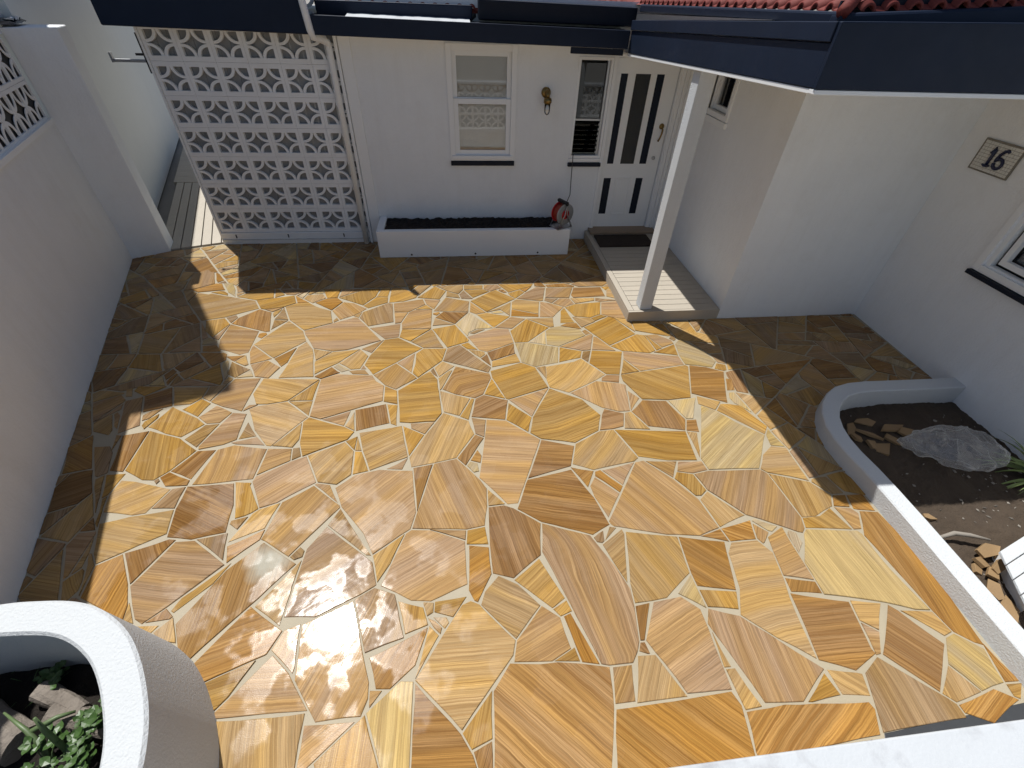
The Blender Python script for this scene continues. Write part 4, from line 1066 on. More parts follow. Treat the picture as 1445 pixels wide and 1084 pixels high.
_rnd = random.Random(5); rest = []
for i, ln in enumerate(STONES.strip().split('\n')):
    w = ln.split(); code = w[0][0]; ang = R(float(w[0][1:]))
    pts = [tuple(int(a) / 1000.0 for a in q.split(',')) for q in w[1:]]
    geo = stone_geo(code, ang, pts, _rnd)
    if i < 298:
        me, c = stone_mesh('paving_stone', [geo], 'stone_haze' if code == 'Z' else 'stone')
        link('paving_stone', me, c, paving)
    else: rest.append(geo)
me, c = stone_mesh('small_paving_stones', rest, 'stone'); o = link('small_paving_stones', me, c, paving); o['kind'] = 'stuff'

# ------------------------------------------------------------------ house
house = thing('house', 'white rendered single storey house with navy fascia and red tiled roof', 'house', (1.0, 6.05, 0))
HY = 6.05; PX = 2.79; FY = 3.92; RX = 4.46
# walls
win = (-0.075, 0.71, 1.045, 2.205); lou = (1.415, 1.815, 1.075, 2.12); dor = (1.85, 2.64, 0.11, 2.12)
mb = MB().sheet((0, HY, 0), (1, 0, 0), (0, 0.16, 0), [-1.22, win[0], win[1], lou[0], lou[1], dor[0], dor[1], PX + 0.2], [-0.05, 0.11, 1.045, 1.075, 2.12, 2.205, 2.6], [win, lou, dor])
mb.quad((-1.22, HY, -0.05), (-1.22, HY, 2.6), (-1.22, HY + 0.2, 2.6), (-1.22, HY + 0.2, -0.05))
mb.build('wall', 'white', house, fix=False)
sw = (HY - 5.46, HY - 5.02, 1.74, 2.12)   # small side window, u measured from back
mb = MB().sheet((PX, HY, 0), (0, -1, 0), (0.14, 0, 0), [0, sw[0], sw[1], HY - FY], [-0.05, sw[2], sw[3], 2.6], [sw])
mb.sheet((PX, FY, 0), (1, 0, 0), (0, 0, 0), [0, RX - PX], [-0.05, 2.6])
rw = (FY - 3.10, FY - 2.05, 0.995, 2.0)
mb.sheet((RX, FY, 0), (0, -1, 0), (0.14, 0, 0), [0, rw[0], rw[1], FY + 2.5], [-0.2, rw[2], rw[3], 2.6], [rw])
mb.build('wall', 'white', house, fix=False)

def casing(u0, u1, z0, z1, wd, to, name='frame', parent=None, mat='white_smooth', proud=0.018, deep=0.05):
    """picture frame; to(u, d, z) -> world, d is distance out of the wall"""
    mb = MB()
    for a0, a1, b0, b1 in ((u0, u0 + wd, z0, z1), (u1 - wd, u1, z0, z1), (u0 + wd, u1 - wd, z1 - wd, z1), (u0 + wd, u1 - wd, z0, z0 + wd)):
        mb.hexa([to(a0, proud, b0), to(a1, proud, b0), to(a1, -deep, b0), to(a0, -deep, b0), to(a0, proud, b1), to(a1, proud, b1), to(a1, -deep, b1), to(a0, -deep, b1)])
    return mb.build(name, mat, parent, bevel=0.003)
def plate(u0, u1, z0, z1, d0, d1, to): return MB().hexa([to(u0, d1, z0), to(u1, d1, z0), to(u1, d0, z0), to(u0, d0, z0), to(u0, d1, z1), to(u1, d1, z1), to(u1, d0, z1), to(u0, d0, z1)])
back = lambda u, d, z: (u, HY - d, z)
side = lambda u, d, z: (PX - d, HY - u, z)
right = lambda u, d, z: (RX - d, FY - u, z)

# double-hung window
w = casing(-0.08, 0.715, 1.04, 2.21, 0.062, back, 'window', house, proud=0.02, deep=0.12); w['label'] = 'white double hung sash window with pale blind'
casing(-0.018, 0.653, 1.66, 2.148, 0.05, back, 'upper_sash', w, proud=-0.03, deep=0.07)
casing(-0.018, 0.653, 1.102, 1.70, 0.055, back, 'lower_sash', w, proud=-0.004, deep=0.028)
plate(0.03, 0.605, 1.705, 2.10, -0.05, -0.046, back).build('pane', 'glass', w)
MB().hexa([(0.035, HY + 0.012, 1.155), (0.600, HY + 0.012, 1.155), (0.600, HY + 0.016, 1.155), (0.035, HY + 0.016, 1.155), (0.035, HY + 0.023, 1.647), (0.600, HY + 0.023, 1.647), (0.600, HY + 0.027, 1.647), (0.035, HY + 0.027, 1.647)]).build('pane', 'glass', w)
plate(-0.02, 0.655, 1.10, 2.15, -0.115, -0.10, back).build('blind', 'blind', w)
plate(-0.08, 0.71, 0.985, 1.036, -0.02, 0.035, back).build('sill', 'navy_dark', w, bevel=0.004)
plate(-0.06, 0.69, 1.06, 1.10, -0.02, 0.035, back).build('frame_ledge', 'white_smooth', w, bevel=0.004)
# louvre window
w = casing(1.412, 1.818, 1.072, 2.122, 0.03, back, 'louvre_window', house, proud=0.012, deep=0.10); w['label'] = 'narrow louvre window with dark glass blades'
plate(1.442, 1.788, 1.10, 2.09, -0.145, -0.135, back).build('dark_backing', 'dark_room', w)
plate(1.446, 1.780, 1.50, 2.06, -0.06, -0.055, back).build('pane', 'glass_dark', w)
MB().box(1.442, 1.788, HY + 0.03, HY + 0.055, 1.485, 1.505).build('transom', 'steel', w)
MB().box(1.760, 1.786, HY + 0.02, HY + 0.07, 1.10, 2.09).build('track', 'steel', w)
for k in range(7):
    z = 1.135 + k * 0.052
    MB().hexa([back(1.452, -0.02, z - 0.02), back(1.758, -0.02, z - 0.02), back(1.758, -0.07, z + 0.026), back(1.452, -0.07, z + 0.026),
               back(1.452, -0.016, z - 0.016), back(1.758, -0.016, z - 0.016), back(1.758, -0.066, z + 0.03), back(1.452, -0.066, z + 0.03)]).build('louvre_blade', 'glass_dark', w)
    MB().box(1.748, 1.766, HY + 0.02, HY + 0.05, z - 0.014, z + 0.012).build('blade_clip', 'steel', w)
plate(1.405, 1.835, 0.975, 1.018, -0.02, 0.035, back).build('sill', 'navy_dark', w, bevel=0.004)
plate(1.41, 1.82, 1.03, 1.07, -0.02, 0.02, back).build('apron', 'white_smooth', w, bevel=0.003)
# front door
d = plate(1.856, 2.632, 0.135, 2.115, -0.075, -0.035, back).build('door', 'white_smooth', house, bevel=0.003)
d['label'] = 'white front door with navy strips and dark glass panel'
for a, b, z0, z1, m, nme in ((1.936, 2.019, 0.994, 1.968, 'navy_dark', 'navy_strip'), (2.114, 2.295, 0.994, 1.968, 'black', 'glass_panel'), (2.372, 2.463, 0.994, 1.968, 'navy_dark', 'navy_strip'),
                             (1.928, 2.025, 0.341, 0.816, 'navy_dark', 'navy_strip'), (2.369, 2.463, 0.341, 0.816, 'navy_dark', 'navy_strip')):
    plate(a, b, z0, z1, -0.038, -0.031, back).build(nme, m, d, bevel=0.002)
plate(2.119, 2.290, 0.999, 1.963, -0.029, -0.027, back).build('pane', 'glass_dark', d)
casing(2.085, 2.305, 0.33, 0.83, 0.02, back, 'panel_moulding', d, proud=-0.027, deep=0.036)
plate(2.115, 2.275, 0.36, 0.80, -0.038, -0.030, back).build('raised_panel', 'white_smooth', d, bevel=0.004)
h = MB().lathe([(0.001, 0), (0.034, 0.002), (0.03, 0.012), (0.014, 0.02), (0.002, 0.024)], back(2.565, -0.034, 1.43), (0, -1, 0), 14).build('handle', 'brass', d, smooth=True)
MB().tube([back(2.565, 0.0, 1.43), back(2.566, 0.02, 1.40), back(2.563, 0.024, 1.36), back(2.556, 0.012, 1.31), back(2.548, -0.005, 1.27)], [0.008, 0.011, 0.011, 0.010, 0.013], 8).build('grip', 'brass', h, smooth=True)
MB().lathe([(0.001, 0), (0.024, 0.001), (0.022, 0.012), (0.008, 0.014), (0.001, 0.012)], back(2.546, -0.034, 1.066), (0, -1, 0), 12).build('lock', 'steel', d, smooth=True)
casing(1.82, 2.70, 0.10, 2.19, 0.045, back, 'door_frame', house, proud=0.014, deep=0.02)
for x0, x1, p in ((2.702, 2.725, 0.028), (2.727, 2.75, 0.018), (2.752, 2.786, 0.034)):
    plate(x0, x1, 0.12, 2.3, -0.01, p, back).build('architrave', 'white_smooth', house, bevel=0.004)
plate(1.80, 2.74, 0.123, 0.158, -0.07, 0.16, back).build('threshold', 'timber', house, bevel=0.004)
# small side window and right window
w = casing(sw[0] - 0.05, sw[1] + 0.05, sw[2] - 0.04, sw[3] + 0.02, 0.05, side, 'side_window', house, proud=0.02, deep=0.02)
casing(sw[0], sw[1], sw[2] + 0.01, sw[3], 0.045, side, 'sash', w, proud=-0.05, deep=0.09)
plate(sw[0] + 0.04, sw[1] - 0.04, sw[2] + 0.05, sw[3] - 0.04, -0.075, -0.07, side).build('pane', 'glass', w)
plate(sw[0], sw[1], sw[2], sw[3], -0.139, -0.13, side).build('dark_backing', 'charcoal', w)
plate(sw[0] - 0.03, sw[1] + 0.06, sw[2] - 0.10, sw[2] - 0.045, -0.01, 0.03, side).build('sill', 'white_smooth', w, bevel=0.004)
w = casing(rw[0] - 0.045, rw[1] + 0.045, rw[2] - 0.02, rw[3] + 0.04, 0.055, right, 'window', house, proud=0.03, deep=0.02); w['label'] = 'white window with navy sill at right edge'
casing(rw[0], rw[1], rw[2], rw[3], 0.05, right, 'sash', w, proud=0.0, deep=0.06)
casing(rw[0] + 0.075, rw[1] - 0.075, rw[2] + 0.075, rw[3] - 0.075, 0.045, right, 'inner_sash', w, proud=-0.03, deep=0.08)
plate(rw[0] + 0.05, rw[1] - 0.05, rw[2] + 0.05, rw[3] - 0.05, -0.105, -0.1, right).build('pane', 'glass', w)
plate(rw[0], rw[1], rw[2], rw[3], -0.139, -0.13, right).build('dark_backing', 'charcoal', w)
plate(rw[0] - 0.05, rw[1] + 0.06, rw[2] - 0.062, rw[2] - 0.024, -0.02, 0.06, right).build('sill', 'navy_dark', w, bevel=0.005)

# porch roof: the fascia drops slightly towards the back as measured
FX = 1.855; FF = 2.575; FE = 5.9
zb = lambda y: 2.318 - 0.0485 * (y - FF)
zt = lambda y: zb(y) + 0.298
def strip(x0, x1, za, zc, name, mat, bevel=0.004):     # left-facing board between x0..x1
    ya, yb = FF, 5.72
    return MB().hexa([(x0, ya, za(ya)), (x1, ya, za(ya)), (x1, yb, za(yb)), (x0, yb, za(yb)), (x0, ya, zc(ya)), (x1, ya, zc(ya)), (x1, yb, zc(yb)), (x0, yb, zc(yb))]).build(name, mat, house, bevel=bevel)
strip(FX, FX + 0.03, lambda y: zb(y) + 0.026, lambda y: zt(y) - 0.083, 'fascia', 'navy')
strip(FX - 0.012, FX + 0.03, lambda y: zt(y) - 0.08, zt, 'fascia', 'navy')
strip(FX + 0.004, FX + 0.05, zb, lambda y: zb(y) + 0.023, 'soffit_trim', 'white_smooth', 0.003)
def fr(x0, x1, y0, y1, za, zc, za2, zc2, name, mat, bevel=0.004):
    return MB().hexa([(x0, y0, za), (x1, y0, za2), (x1, y1, za2), (x0, y1, za), (x0, y0, zc), (x1, y0, zc2), (x1, y1, zc2), (x0, y1, zc)]).build(name, mat, house, bevel=bevel)
fr(FX - 0.004, 5.6, FF - 0.028, FF - 0.002, zb(FF) + 0.026, zt(FF) + 0.001, zb(FF) + 0.02, zt(FF) + 0.075, 'fascia', 'navy')
fr(FX + 0.002, 5.6, FF - 0.022, FF + 0.03, zb(FF) + 0.001, zb(FF) + 0.023, zb(FF) - 0.006, zb(FF) + 0.017, 'soffit_trim', 'white_smooth', 0.003)
# soffit and roof deck
MB().hexa([(FX + 0.052, FF + 0.032, zb(FF) + 0.004), (5.6, FF + 0.032, zb(FF) + 0.004), (5.6, 6.3, zb(6.3) + 0.004), (FX + 0.052, 6.3, zb(6.3) + 0.004),
           (FX + 0.052, FF + 0.032, zb(FF) + 0.02), (5.6, FF + 0.032, zb(FF) + 0.02), (5.6, 6.3, zb(6.3) + 0.02), (FX + 0.052, 6.3, zb(6.3) + 0.02)]).build('soffit', 'white_smooth', house)
gz = lambda y: 2.592 - 0.020 * (y - FF)       # gutter bottom along the left eave
gx = lambda x: 2.588 + 0.055 * (x - 1.9)      # along the front eave
mb = MB().hexa([(1.90, 2.66, gz(2.66)), (1.99, 2.66, gz(2.66)), (1.99, 5.72, gz(5.72)), (1.90, 5.72, gz(5.72)), (1.895, 2.66, gz(2.66) + 0.06), (1.99, 2.66, gz(2.66) + 0.06), (1.99, 5.72, gz(5.72) + 0.06), (1.895, 5.72, gz(5.72) + 0.06)])
mb.build('gutter', 'navy', house, bevel=0.012)
MB().hexa([(1.895, 2.62, gx(1.9) - 0.03), (5.5, 2.62, gx(5.5) - 0.2), (5.5, 2.72, gx(5.5) - 0.2), (1.895, 2.72, gx(1.9) - 0.03), (1.895, 2.645, gx(1.9) + 0.055), (5.5, 2.645, gx(5.5) + 0.055), (5.5, 2.72, gx(5.5) + 0.055), (1.895, 2.72, gx(1.9) + 0.055)]).build('gutter', 'navy', house, bevel=0.012)
MB().hexa([(1.875, 3.2, zt(3.2) + 0.004), (1.893, 3.2, zt(3.2) + 0.004), (1.893, 5.7, zt(5.7) + 0.004), (1.875, 5.7, zt(5.7) + 0.004), (1.875, 3.2, zt(3.2) + 0.006), (1.893, 3.2, zt(3.2) + 0.006), (1.893, 5.7, zt(5.7) + 0.05), (1.875, 5.7, zt(5.7) + 0.05)]).build('flashing', 'steel', house)

MB().hexa([(1.93, 2.722, gx(1.93)), (5.5, 2.722, gx(5.5)), (5.5, 2.735, gx(5.5)), (1.93, 2.735, gx(1.93)), (1.93, 2.722, gx(1.93) + 0.10), (5.5, 2.722, gx(5.5) + 0.10), (5.5, 2.735, gx(5.5) + 0.10), (1.93, 2.735, gx(1.93) + 0.10)]).build('added_eave_infill', 'navy_dark', house)  # dark infill added to close off sunlight showing under the tiles
def tile_mesh(L, pitch, slope):
    """one barrel roof tile running along local +Y, rising with slope"""
    mb = MB(); n = 8; th = 0.014; pts = []
    for (yy, lift) in ((0.0, 0.0), (L, L * slope)):
        for r in (pitch * 0.29, pitch * 0.29 - th):
            for k in range(n + 1):
                a = math.pi * k / n; pts.append((-math.cos(a) * r * 1.05, yy, math.sin(a) * r * 1.0 + lift))
        for r in (0.0, th):
            pts.append((pitch * 0.28, yy, lift + 0.006 - r)); pts.append((pitch * 0.74, yy, lift + 0.006 - r))
    m = len(pts) // 2; f = []; q = n + 1
    for k in range(n): f += [(k, k + 1, m + k + 1, m + k), (q + k + 1, q + k, m + q + k, m + q + k + 1), (k + 1, k, q + k, q + k + 1)]
    b = 2 * q
    f += [(b, b + 1, m + b + 1, m + b), (b + 2, b + 3, b + 1, b), (m + b + 2, m + b + 3, b + 3, b + 2)]
    mb.add(pts, f); me = mb.mesh('roof_tile', 'roof')
    for p in me.polygons: p.use_smooth = True
    return me
SL = math.tan(R(21)); TP = 0.125
# roof body (solid slabs under the tiles)
roof = MB().hexa([(1.96, 2.72, 2.655), (5.6, 2.72, 2.80), (5.6, 6.9, 2.9), (1.96, 6.9, 2.56), (2.0, 2.76, 2.672), (5.6, 2.76, 2.82), (4.6, 6.9, 4.0), (4.2, 6.9, 3.45)]).build('roof', 'roof', house)
tm = tile_mesh(0.42, TP, SL)
def tiles(n, fn):
    for k in range(n):
        for row in range(3):
            p, rz = fn(k, row); o = link('roof_tile', tm, p, roof); o.rotation_euler = (0, 0, rz)
tiles(25, lambda k, row: ((1.93 + row * 0.36, 2.80 + k * TP, gz(2.8 + k * TP) + 0.062 + row * 0.36 * SL), -math.pi / 2))
tiles(27, lambda k, row: ((2.06 + k * TP + row * 0.0, 2.68 + row * 0.36, gx(2.06 + k * TP) + 0.057 + row * 0.36 * SL), 0.0))
MB().tube([(1.90, 2.64, gx(1.9) + 0.062), (2.35, 3.09, gx(1.9) + 0.075 + 0.45 * SL), (3.0, 3.74, gx(1.9) + 0.08 + 1.1 * SL)], 0.032, 8).build('ridge_capping', 'roof', roof, smooth=True)

# eave over the back wall
eb = lambda x: 2.252 - 0.012 * (x + 0.3)
def eave(x0, x1, y0, y1, y2, y3, za, zc, name, mat, bevel=0.004):
    return MB().hexa([(x0, y0, eb(x0) + za), (x1, y1, eb(x1) + za), (x1, y3, eb(x1) + za), (x0, y2, eb(x0) + za), (x0, y0, eb(x0) + zc), (x1, y1, eb(x1) + zc), (x1, y3, eb(x1) + zc), (x0, y2, eb(x0) + zc)]).build(name, mat, house, bevel=bevel)
eave(-1.40, FX - 0.014, 5.755, 5.70, 5.79, 5.735, 0, 0.155, 'fascia', 'navy')
eave(1.235, 1.80, 5.712, 5.705, 5.74, 5.735, -0.058, -0.003, 'fascia', 'navy_dark')
eave(-1.40, FX, 5.792, 5.737, 6.2, 6.2, 0.004, 0.02, 'soffit', 'white_smooth')
eave(-1.395, FX - 0.02, 5.792, 5.737, 6.25, 6.25, 0.13, 0.15, 'ledge_sheet', 'navy_dark')
# left section with the deep fascia, roof edge parallel to the boundary
MB().prism([(-3.30, 5.79), (-1.405, 5.775), (-1.405, 5.81), (-3.30, 5.825)], lambda p: eb(p[0]), lambda p: eb(p[0]) + 0.50).build('fascia', 'navy', house, bevel=0.012)
MB().prism([(-3.30, 5.828), (-3.272, 5.828), (-4.78, 10.3), (-4.81, 10.3)], 2.30, 2.76).build('fascia', 'navy', house)
MB().prism([(-3.268, 5.83), (-1.21, 5.815), (-1.21, 10.3), (-4.77, 10.3)], 2.30, 2.33).build('soffit', 'white_smooth', house)
MB().prism([(-3.268, 5.83), (-1.41, 5.815), (-1.41, 10.3), (-4.77, 10.3)], 2.70, 2.74).build('roof_sheet', 'navy_dark', house)
# gutter, tiles and main roof behind the ledge
MB().hexa([(-1.34, 5.99, 2.405), (0.22, 5.97, 2.405), (0.22, 6.03, 2.405), (-1.34, 6.05, 2.405), (-1.34, 5.975, 2.528), (0.22, 5.955, 2.528), (0.22, 6.0, 2.528), (-1.34, 6.02, 2.528)]).build('gutter', 'navy', house, bevel=0.012)
MB().tube([(0.24, 6.12, 2.56), (0.24, 6.08, 2.50), (0.24, 6.06, 2.44), (0.20, 6.05, 2.42)], 0.028, 8).build('downpipe', 'charcoal', house, smooth=True)
MB().hexa([(0.28, 5.90, 2.415), (1.93, 5.86, 2.40), (1.93, 6.2, 2.40), (0.28, 6.2, 2.415), (0.28, 5.89, 2.58), (1.93, 5.85, 2.56), (1.93, 6.2, 2.56), (0.28, 6.2, 2.58)]).build('gutter', 'navy_dark', house, bevel=0.012)
MB().hexa([(-1.35, 6.04, 2.46), (2.1, 6.04, 2.46), (2.1, 11.0, 4.3), (-1.35, 11.0, 4.3), (-1.35, 6.04, 2.495), (2.1, 6.04, 2.495), (2.1, 11.0, 4.33), (-1.35, 11.0, 4.33)]).build('roof', 'roof', house)
tiles(26, lambda k, row: ((-1.28 + k * TP, 6.02 + row * 0.36, 2.488 + row * 0.36 * SL), 0.0))
# ragged pale sealing strip catching the sun on the ledge
mb = MB(); n = 36
pa = []; pb = []
for k in range(n + 1):
    x = -1.03 + 1.22 * k / n; z = eb(x) + 0.153
    pa.append((x, 5.775 - 0.04 * (k / n) + 0.02 * nz(x, 1.3, 0, 9), z)); pb.append((x, 5.99 + 0.03 * nz(x, 7.7, 0, 8), z + 0.022 + 0.006 * nz(x, 3.1, 0, 11)))
for k in range(n): mb.quad(pa[k], pa[k + 1], pb[k + 1], pb[k])
mb.build('sealing_strip', 'white_worn', house)
# porch post
o = MB().box(1.885, 2.018, 3.957, 4.09, 0.121, 2.262).build('post', 'white_coarse', house, bevel=0.006)
# downpipe at the junction
MB().tube([(-1.285, 6.0, 0.0), (-1.285, 6.0, 2.14), (-1.29, 5.985, 2.19), (-1.34, 5.90, 2.225), (-1.372, 5.78, 2.25), (-1.378, 5.745, 2.30), (-1.40, 5.735, 2.6), (-1.42, 5.735, 2.9)], 0.034, 12).build('downpipe', 'white_smooth', house, smooth=True)
MB().box(-1.232, -1.20, 6.005, 6.06, 0.0, 2.25).build('corner_board', 'white_smooth', house, bevel=0.004)
MB().box(-1.195, -1.07, 6.032, 6.06, 0.0, 2.25).build('corner_board', 'white_smooth', house, bevel=0.004)

# ------------------------------------------------------------------ breeze-block screen
def breeze_mesh(w, h, d, fw, fh):
    mb = MB(); x0, x1, z0, z1 = -w / 2, w / 2, 0.0, h
    mb.box(x0, x0 + fw, 0, d, z0, z1).box(x1 - fw, x1, 0, d, z0, z1).box(x0 + fw, x1 - fw, 0, d, z0, z0 + fh).box(x0 + fw, x1 - fw, 0, d, z1 - fh, z1)
    ow, oh = w / 2 - fw, h / 2 - fh; cz = h / 2; ns = 7
    for sx, sz in ((-1, -1), (1, -1), (1, 1), (-1, 1)):
        pts = []
        for k in range(ns + 1):
            a = math.pi / 2 * k / ns
            for r in (0.985, 0.75):
                x = sx * (ow - ow * r * math.cos(a)); z = cz + sz * (oh - oh * r * math.sin(a))
                for y in (0.006, d - 0.006): pts.append((x, y, z))
        f = []
        for k in range(ns):
            b = 4 * k; c = b + 4
            f += [(b, c, c + 2, b + 2), (b + 1, b + 3, c + 3, c + 1), (b, b + 1, c + 1, c), (b + 2, c + 2, c + 3, b + 3)]
        mb.add(pts, f)
    me = mb.mesh('breeze_block', 'breeze')
    bm = bmesh.new(); bm.from_mesh(me); bmesh.ops.recalc_face_normals(bm, faces=bm.faces); bm.to_mesh(me); bm.free()
    return me
BW, BH = 0.324, 0.3065
bmesh_ = breeze_mesh(BW - 0.002, BH - 0.002, 0.042, 0.034, 0.044)
scr = thing('breeze_block_wall', 'tall white breeze block screen wall left of the house window', 'screen wall', (-2.2, 6.05, 0))
for r_ in range(8):
    for c_ in range(6):
        if c_ == 5 and r_ < 0: continue
        link('breeze_block', bmesh_, (-3.127 + BW * (c_ + 0.5), 6.05, 0.150 + BH * r_ - 0.0015 + 0.003), scr)
MB().box(-3.135, -1.24, 6.035, 6.15, -0.03, 0.147).build('plinth', 'white_smooth', scr, bevel=0.006)
MB().box(-3.135, -1.24, 6.022, 6.034, 0.055, 0.062).build('plinth_bead', 'white_worn', scr)
for x in (-2.96, -2.30, -1.58): MB().box(x, x + 0.012, 6.028, 6.036, 0.08, 0.125).build('plinth_slot', 'black', scr)
MB().box(-3.152, -3.13, 6.04, 6.14, -0.03, 2.4).build('end_post', 'white_smooth', scr)
bk = thing('timber_screen', 'grey vertical board screen standing behind the breeze block wall', 'screen', (-2.2, 6.10, 0))
for k in range(16): MB().box(-3.118 + k * 0.118, -3.118 + k * 0.118 + 0.113, 6.096, 6.112, 0.0, 2.29).build('board', 'screen', bk)
lt = thing('gate_latch', 'grey steel latch arm at top left of the breeze block wall', 'latch', (-3.18, 6.0, 1.9))
MB().box(-3.50, -3.165, 6.085, 6.10, 1.968, 1.996).build('arm', 'steel', lt, bevel=0.003)
MB().box(-3.52, -3.50, 6.08, 6.11, 1.965, 2.05).build('hook', 'steel', lt)
MB().box(-3.172, -3.154, 6.05, 6.075, 1.88, 2.22).build('bracket', 'black', lt)
MB().box(-3.25, -3.175, 6.06, 6.075, 2.03, 2.05).build('bolt', 'black', lt)

# ------------------------------------------------------------------ left boundary
A = Vector((-4.094, 5.65, 0)); WD = Vector((1.467, -4.273, 0)).normalized(); WN = Vector((-WD.y, WD.x, 0))   # WN points right/up
if WN.x < 0: WN = -WN
def wl(t, d, z): p = A + WD * t + WN * d; return (p.x, p.y, z)
bw = thing('boundary_wall', 'tall white rendered boundary wall along the left side of the courtyard', 'wall', wl(2.5, -0.1, 0))
IN0, IN1, IZ0, IZ1 = 0.04, 3.28, 1.535, 2.215
WT = 2.27
def wbox(t0, t1, z0, z1, d0=-0.2, d1=0.0): return MB().hexa([wl(t0, d0, z0), wl(t1, d0, z0), wl(t1, d1, z0), wl(t0, d1, z0), wl(t0, d0, z1), wl(t1, d0, z1), wl(t1, d1, z1), wl(t0, d1, z1)])
wbox(0.0, 7.0, -0.1, IZ0).build('wall', 'white', bw)
wbox(IN1, 7.0, IZ0, WT).build('wall', 'white', bw)
wbox(0.0, IN1, IZ1, WT).build('wall', 'white', bw)
wbox(IN0, IN1, IZ0 - 0.035, IZ0 + 0.012, -0.02, 0.018).build('ledge', 'white_smooth', bw, bevel=0.004)
wbox(0.0, IN1, IZ0, IZ1, -0.10, -0.033).build('dark_backing', 'black', bw)
lb = breeze_mesh(0.318, 0.335, 0.018, 0.022, 0.03)
ang = math.atan2(-WD.y, -WD.x) + math.pi
for r_ in range(2):
    for c_ in range(10):
        o = link('breeze_block', lb, wl(IN0 + 0.02 + 0.32 * (c_ + 0.5), -0.01, IZ0 + 0.003 + r_ * 0.338), bw); o.rotation_euler = (0, 0, math.atan2(WD.y, WD.x) + math.pi)
        o.location = Vector(wl(IN0 + 0.02 + 0.32 * (c_ + 0.5), -0.012, IZ0 + 0.003 + r_ * 0.338))
# pier at the passage
MB().prism([(-4.10, 5.648), (-3.731, 5.844), (-3.80, 6.10), (-4.22, 6.0)], -0.1, 2.262).build('pier', 'white', bw, bevel=0.01)
# black plastic flashing thrown over the wall top
mb = MB(); nu, nv = 40, 8; P = []
for i in range(nu + 1):
    for j in range(nv + 1):
        t = -0.42 + 1.7 * i / nu; d = -0.34 + 0.36 * j / nv
        p = A + WD * t + WN * (d + (0.10 if t < 0 else 0.0))
        lift = 0.022 + 0.035 * abs(nz(t, d, 2.0, 7)) + 0.16 * max(0, 1 - abs(j / nv - 0.35) * 3) * min(1, max(0, (t + 0.05) * 2)) + (0.01 if j < nv else -0.012)
        P.append((p.x + 0.015 * nz(t, d, 4, 6), p.y + 0.015 * nz(t, d, 8, 6), WT + lift))
mb.add(P, [(i * (nv + 1) + j, (i + 1) * (nv + 1) + j, (i + 1) * (nv + 1) + j + 1, i * (nv + 1) + j + 1) for i in range(nu) for j in range(nv)])
ps = tag(mb.build('plastic_sheet', 'plastic_black', smooth=True), 'crumpled black plastic sheet on top of the left boundary wall', 'sheet')
mb = MB(); P = []
for i in range(13):
    for j in range(4):
        t = -0.40 + 0.30 * i / 12; d = 0.02 + 0.075 * j / 3; p = A + WD * t + WN * d
        P.append((p.x, p.y, WT + 0.04 + 0.028 * nz(t, d, 5, 26)))
mb.add(P, [(i * 4 + j, (i + 1) * 4 + j, (i + 1) * 4 + j + 1, i * 4 + j + 1) for i in range(12) for j in range(3)]); mb.build('foil_tape', 'foil', ps)

# neighbouring two-storey wall, plus an unseen stand-in block shaped to throw the long shadow
nb = thing('neighbouring_house', 'pale painted side wall of the neighbouring house beyond the left pier', 'house', wl(-3.5, -0.3, 0))
wbox(-8.5, -0.38, -0.1, 3.9, -0.75, 0.03).build('wall', 'neighbour', nb)
def wp(t, z): return (t, z)
prof = [(-0.18, -0.1), (-0.18, 7.1), (-0.50, 7.1), (-1.25, 4.1), (-1.25, -0.1)]
mb = MB(); n = len(prof)
mb.add([wl(t, -1.25, z) for t, z in prof] + [wl(t, -0.03, z) for t, z in prof], [tuple(range(n)), tuple(range(2 * n - 1, n - 1, -1))] + [(i, (i + 1) % n, n + (i + 1) % n, n + i) for i in range(n)])
mb.build('unseen_shadow_block', 'neighbour', nb)

# ------------------------------------------------------------------ side passage deck
sd = thing('side_deck', 'narrow grey beige timber deck in the passage left of the breeze blocks', 'deck', (-3.6, 6.5, 0))
pd = Vector((-0.3245, 0.946, 0)); pn = Vector((0.946, 0.3245, 0)); p0 = Vector((-3.74, 5.86, 0))
for k in range(-1, 7):
    a = p0 + pn * (0.006 + k * 0.118); b = p0 + pn * (0.112 + k * 0.118)
    def cut(q, y): return q + pd * ((y - q.y) / pd.y)
    fy = lambda q: 5.862 + 0.30 * (q.x + 3.735)
    a0, b0 = cut(a, 5.862), cut(b, 5.862); a0, b0 = cut(a, fy(a0)), cut(b, fy(b0)); a1, b1 = cut(a, 8.45), cut(b, 8.45)
    MB().prism([(a0.x, a0.y), (b0.x, b0.y), (b1.x, b1.y), (a1.x, a1.y)], -0.03, 0.018).build('deck_board', 'deck_y', sd, bevel=0.003)
for k in range(16):
    y = 8.46 + k * 0.145
    x0 = p0.x + pd.x / pd.y * (y - p0.y) - 0.12
    MB().prism([(x0 - 0.05, y), (x0 + 1.35, y), (x0 + 1.3, y + 0.14), (x0 - 0.1, y + 0.14)], -0.03, 0.022).build('deck_board', 'deck', sd, bevel=0.003)

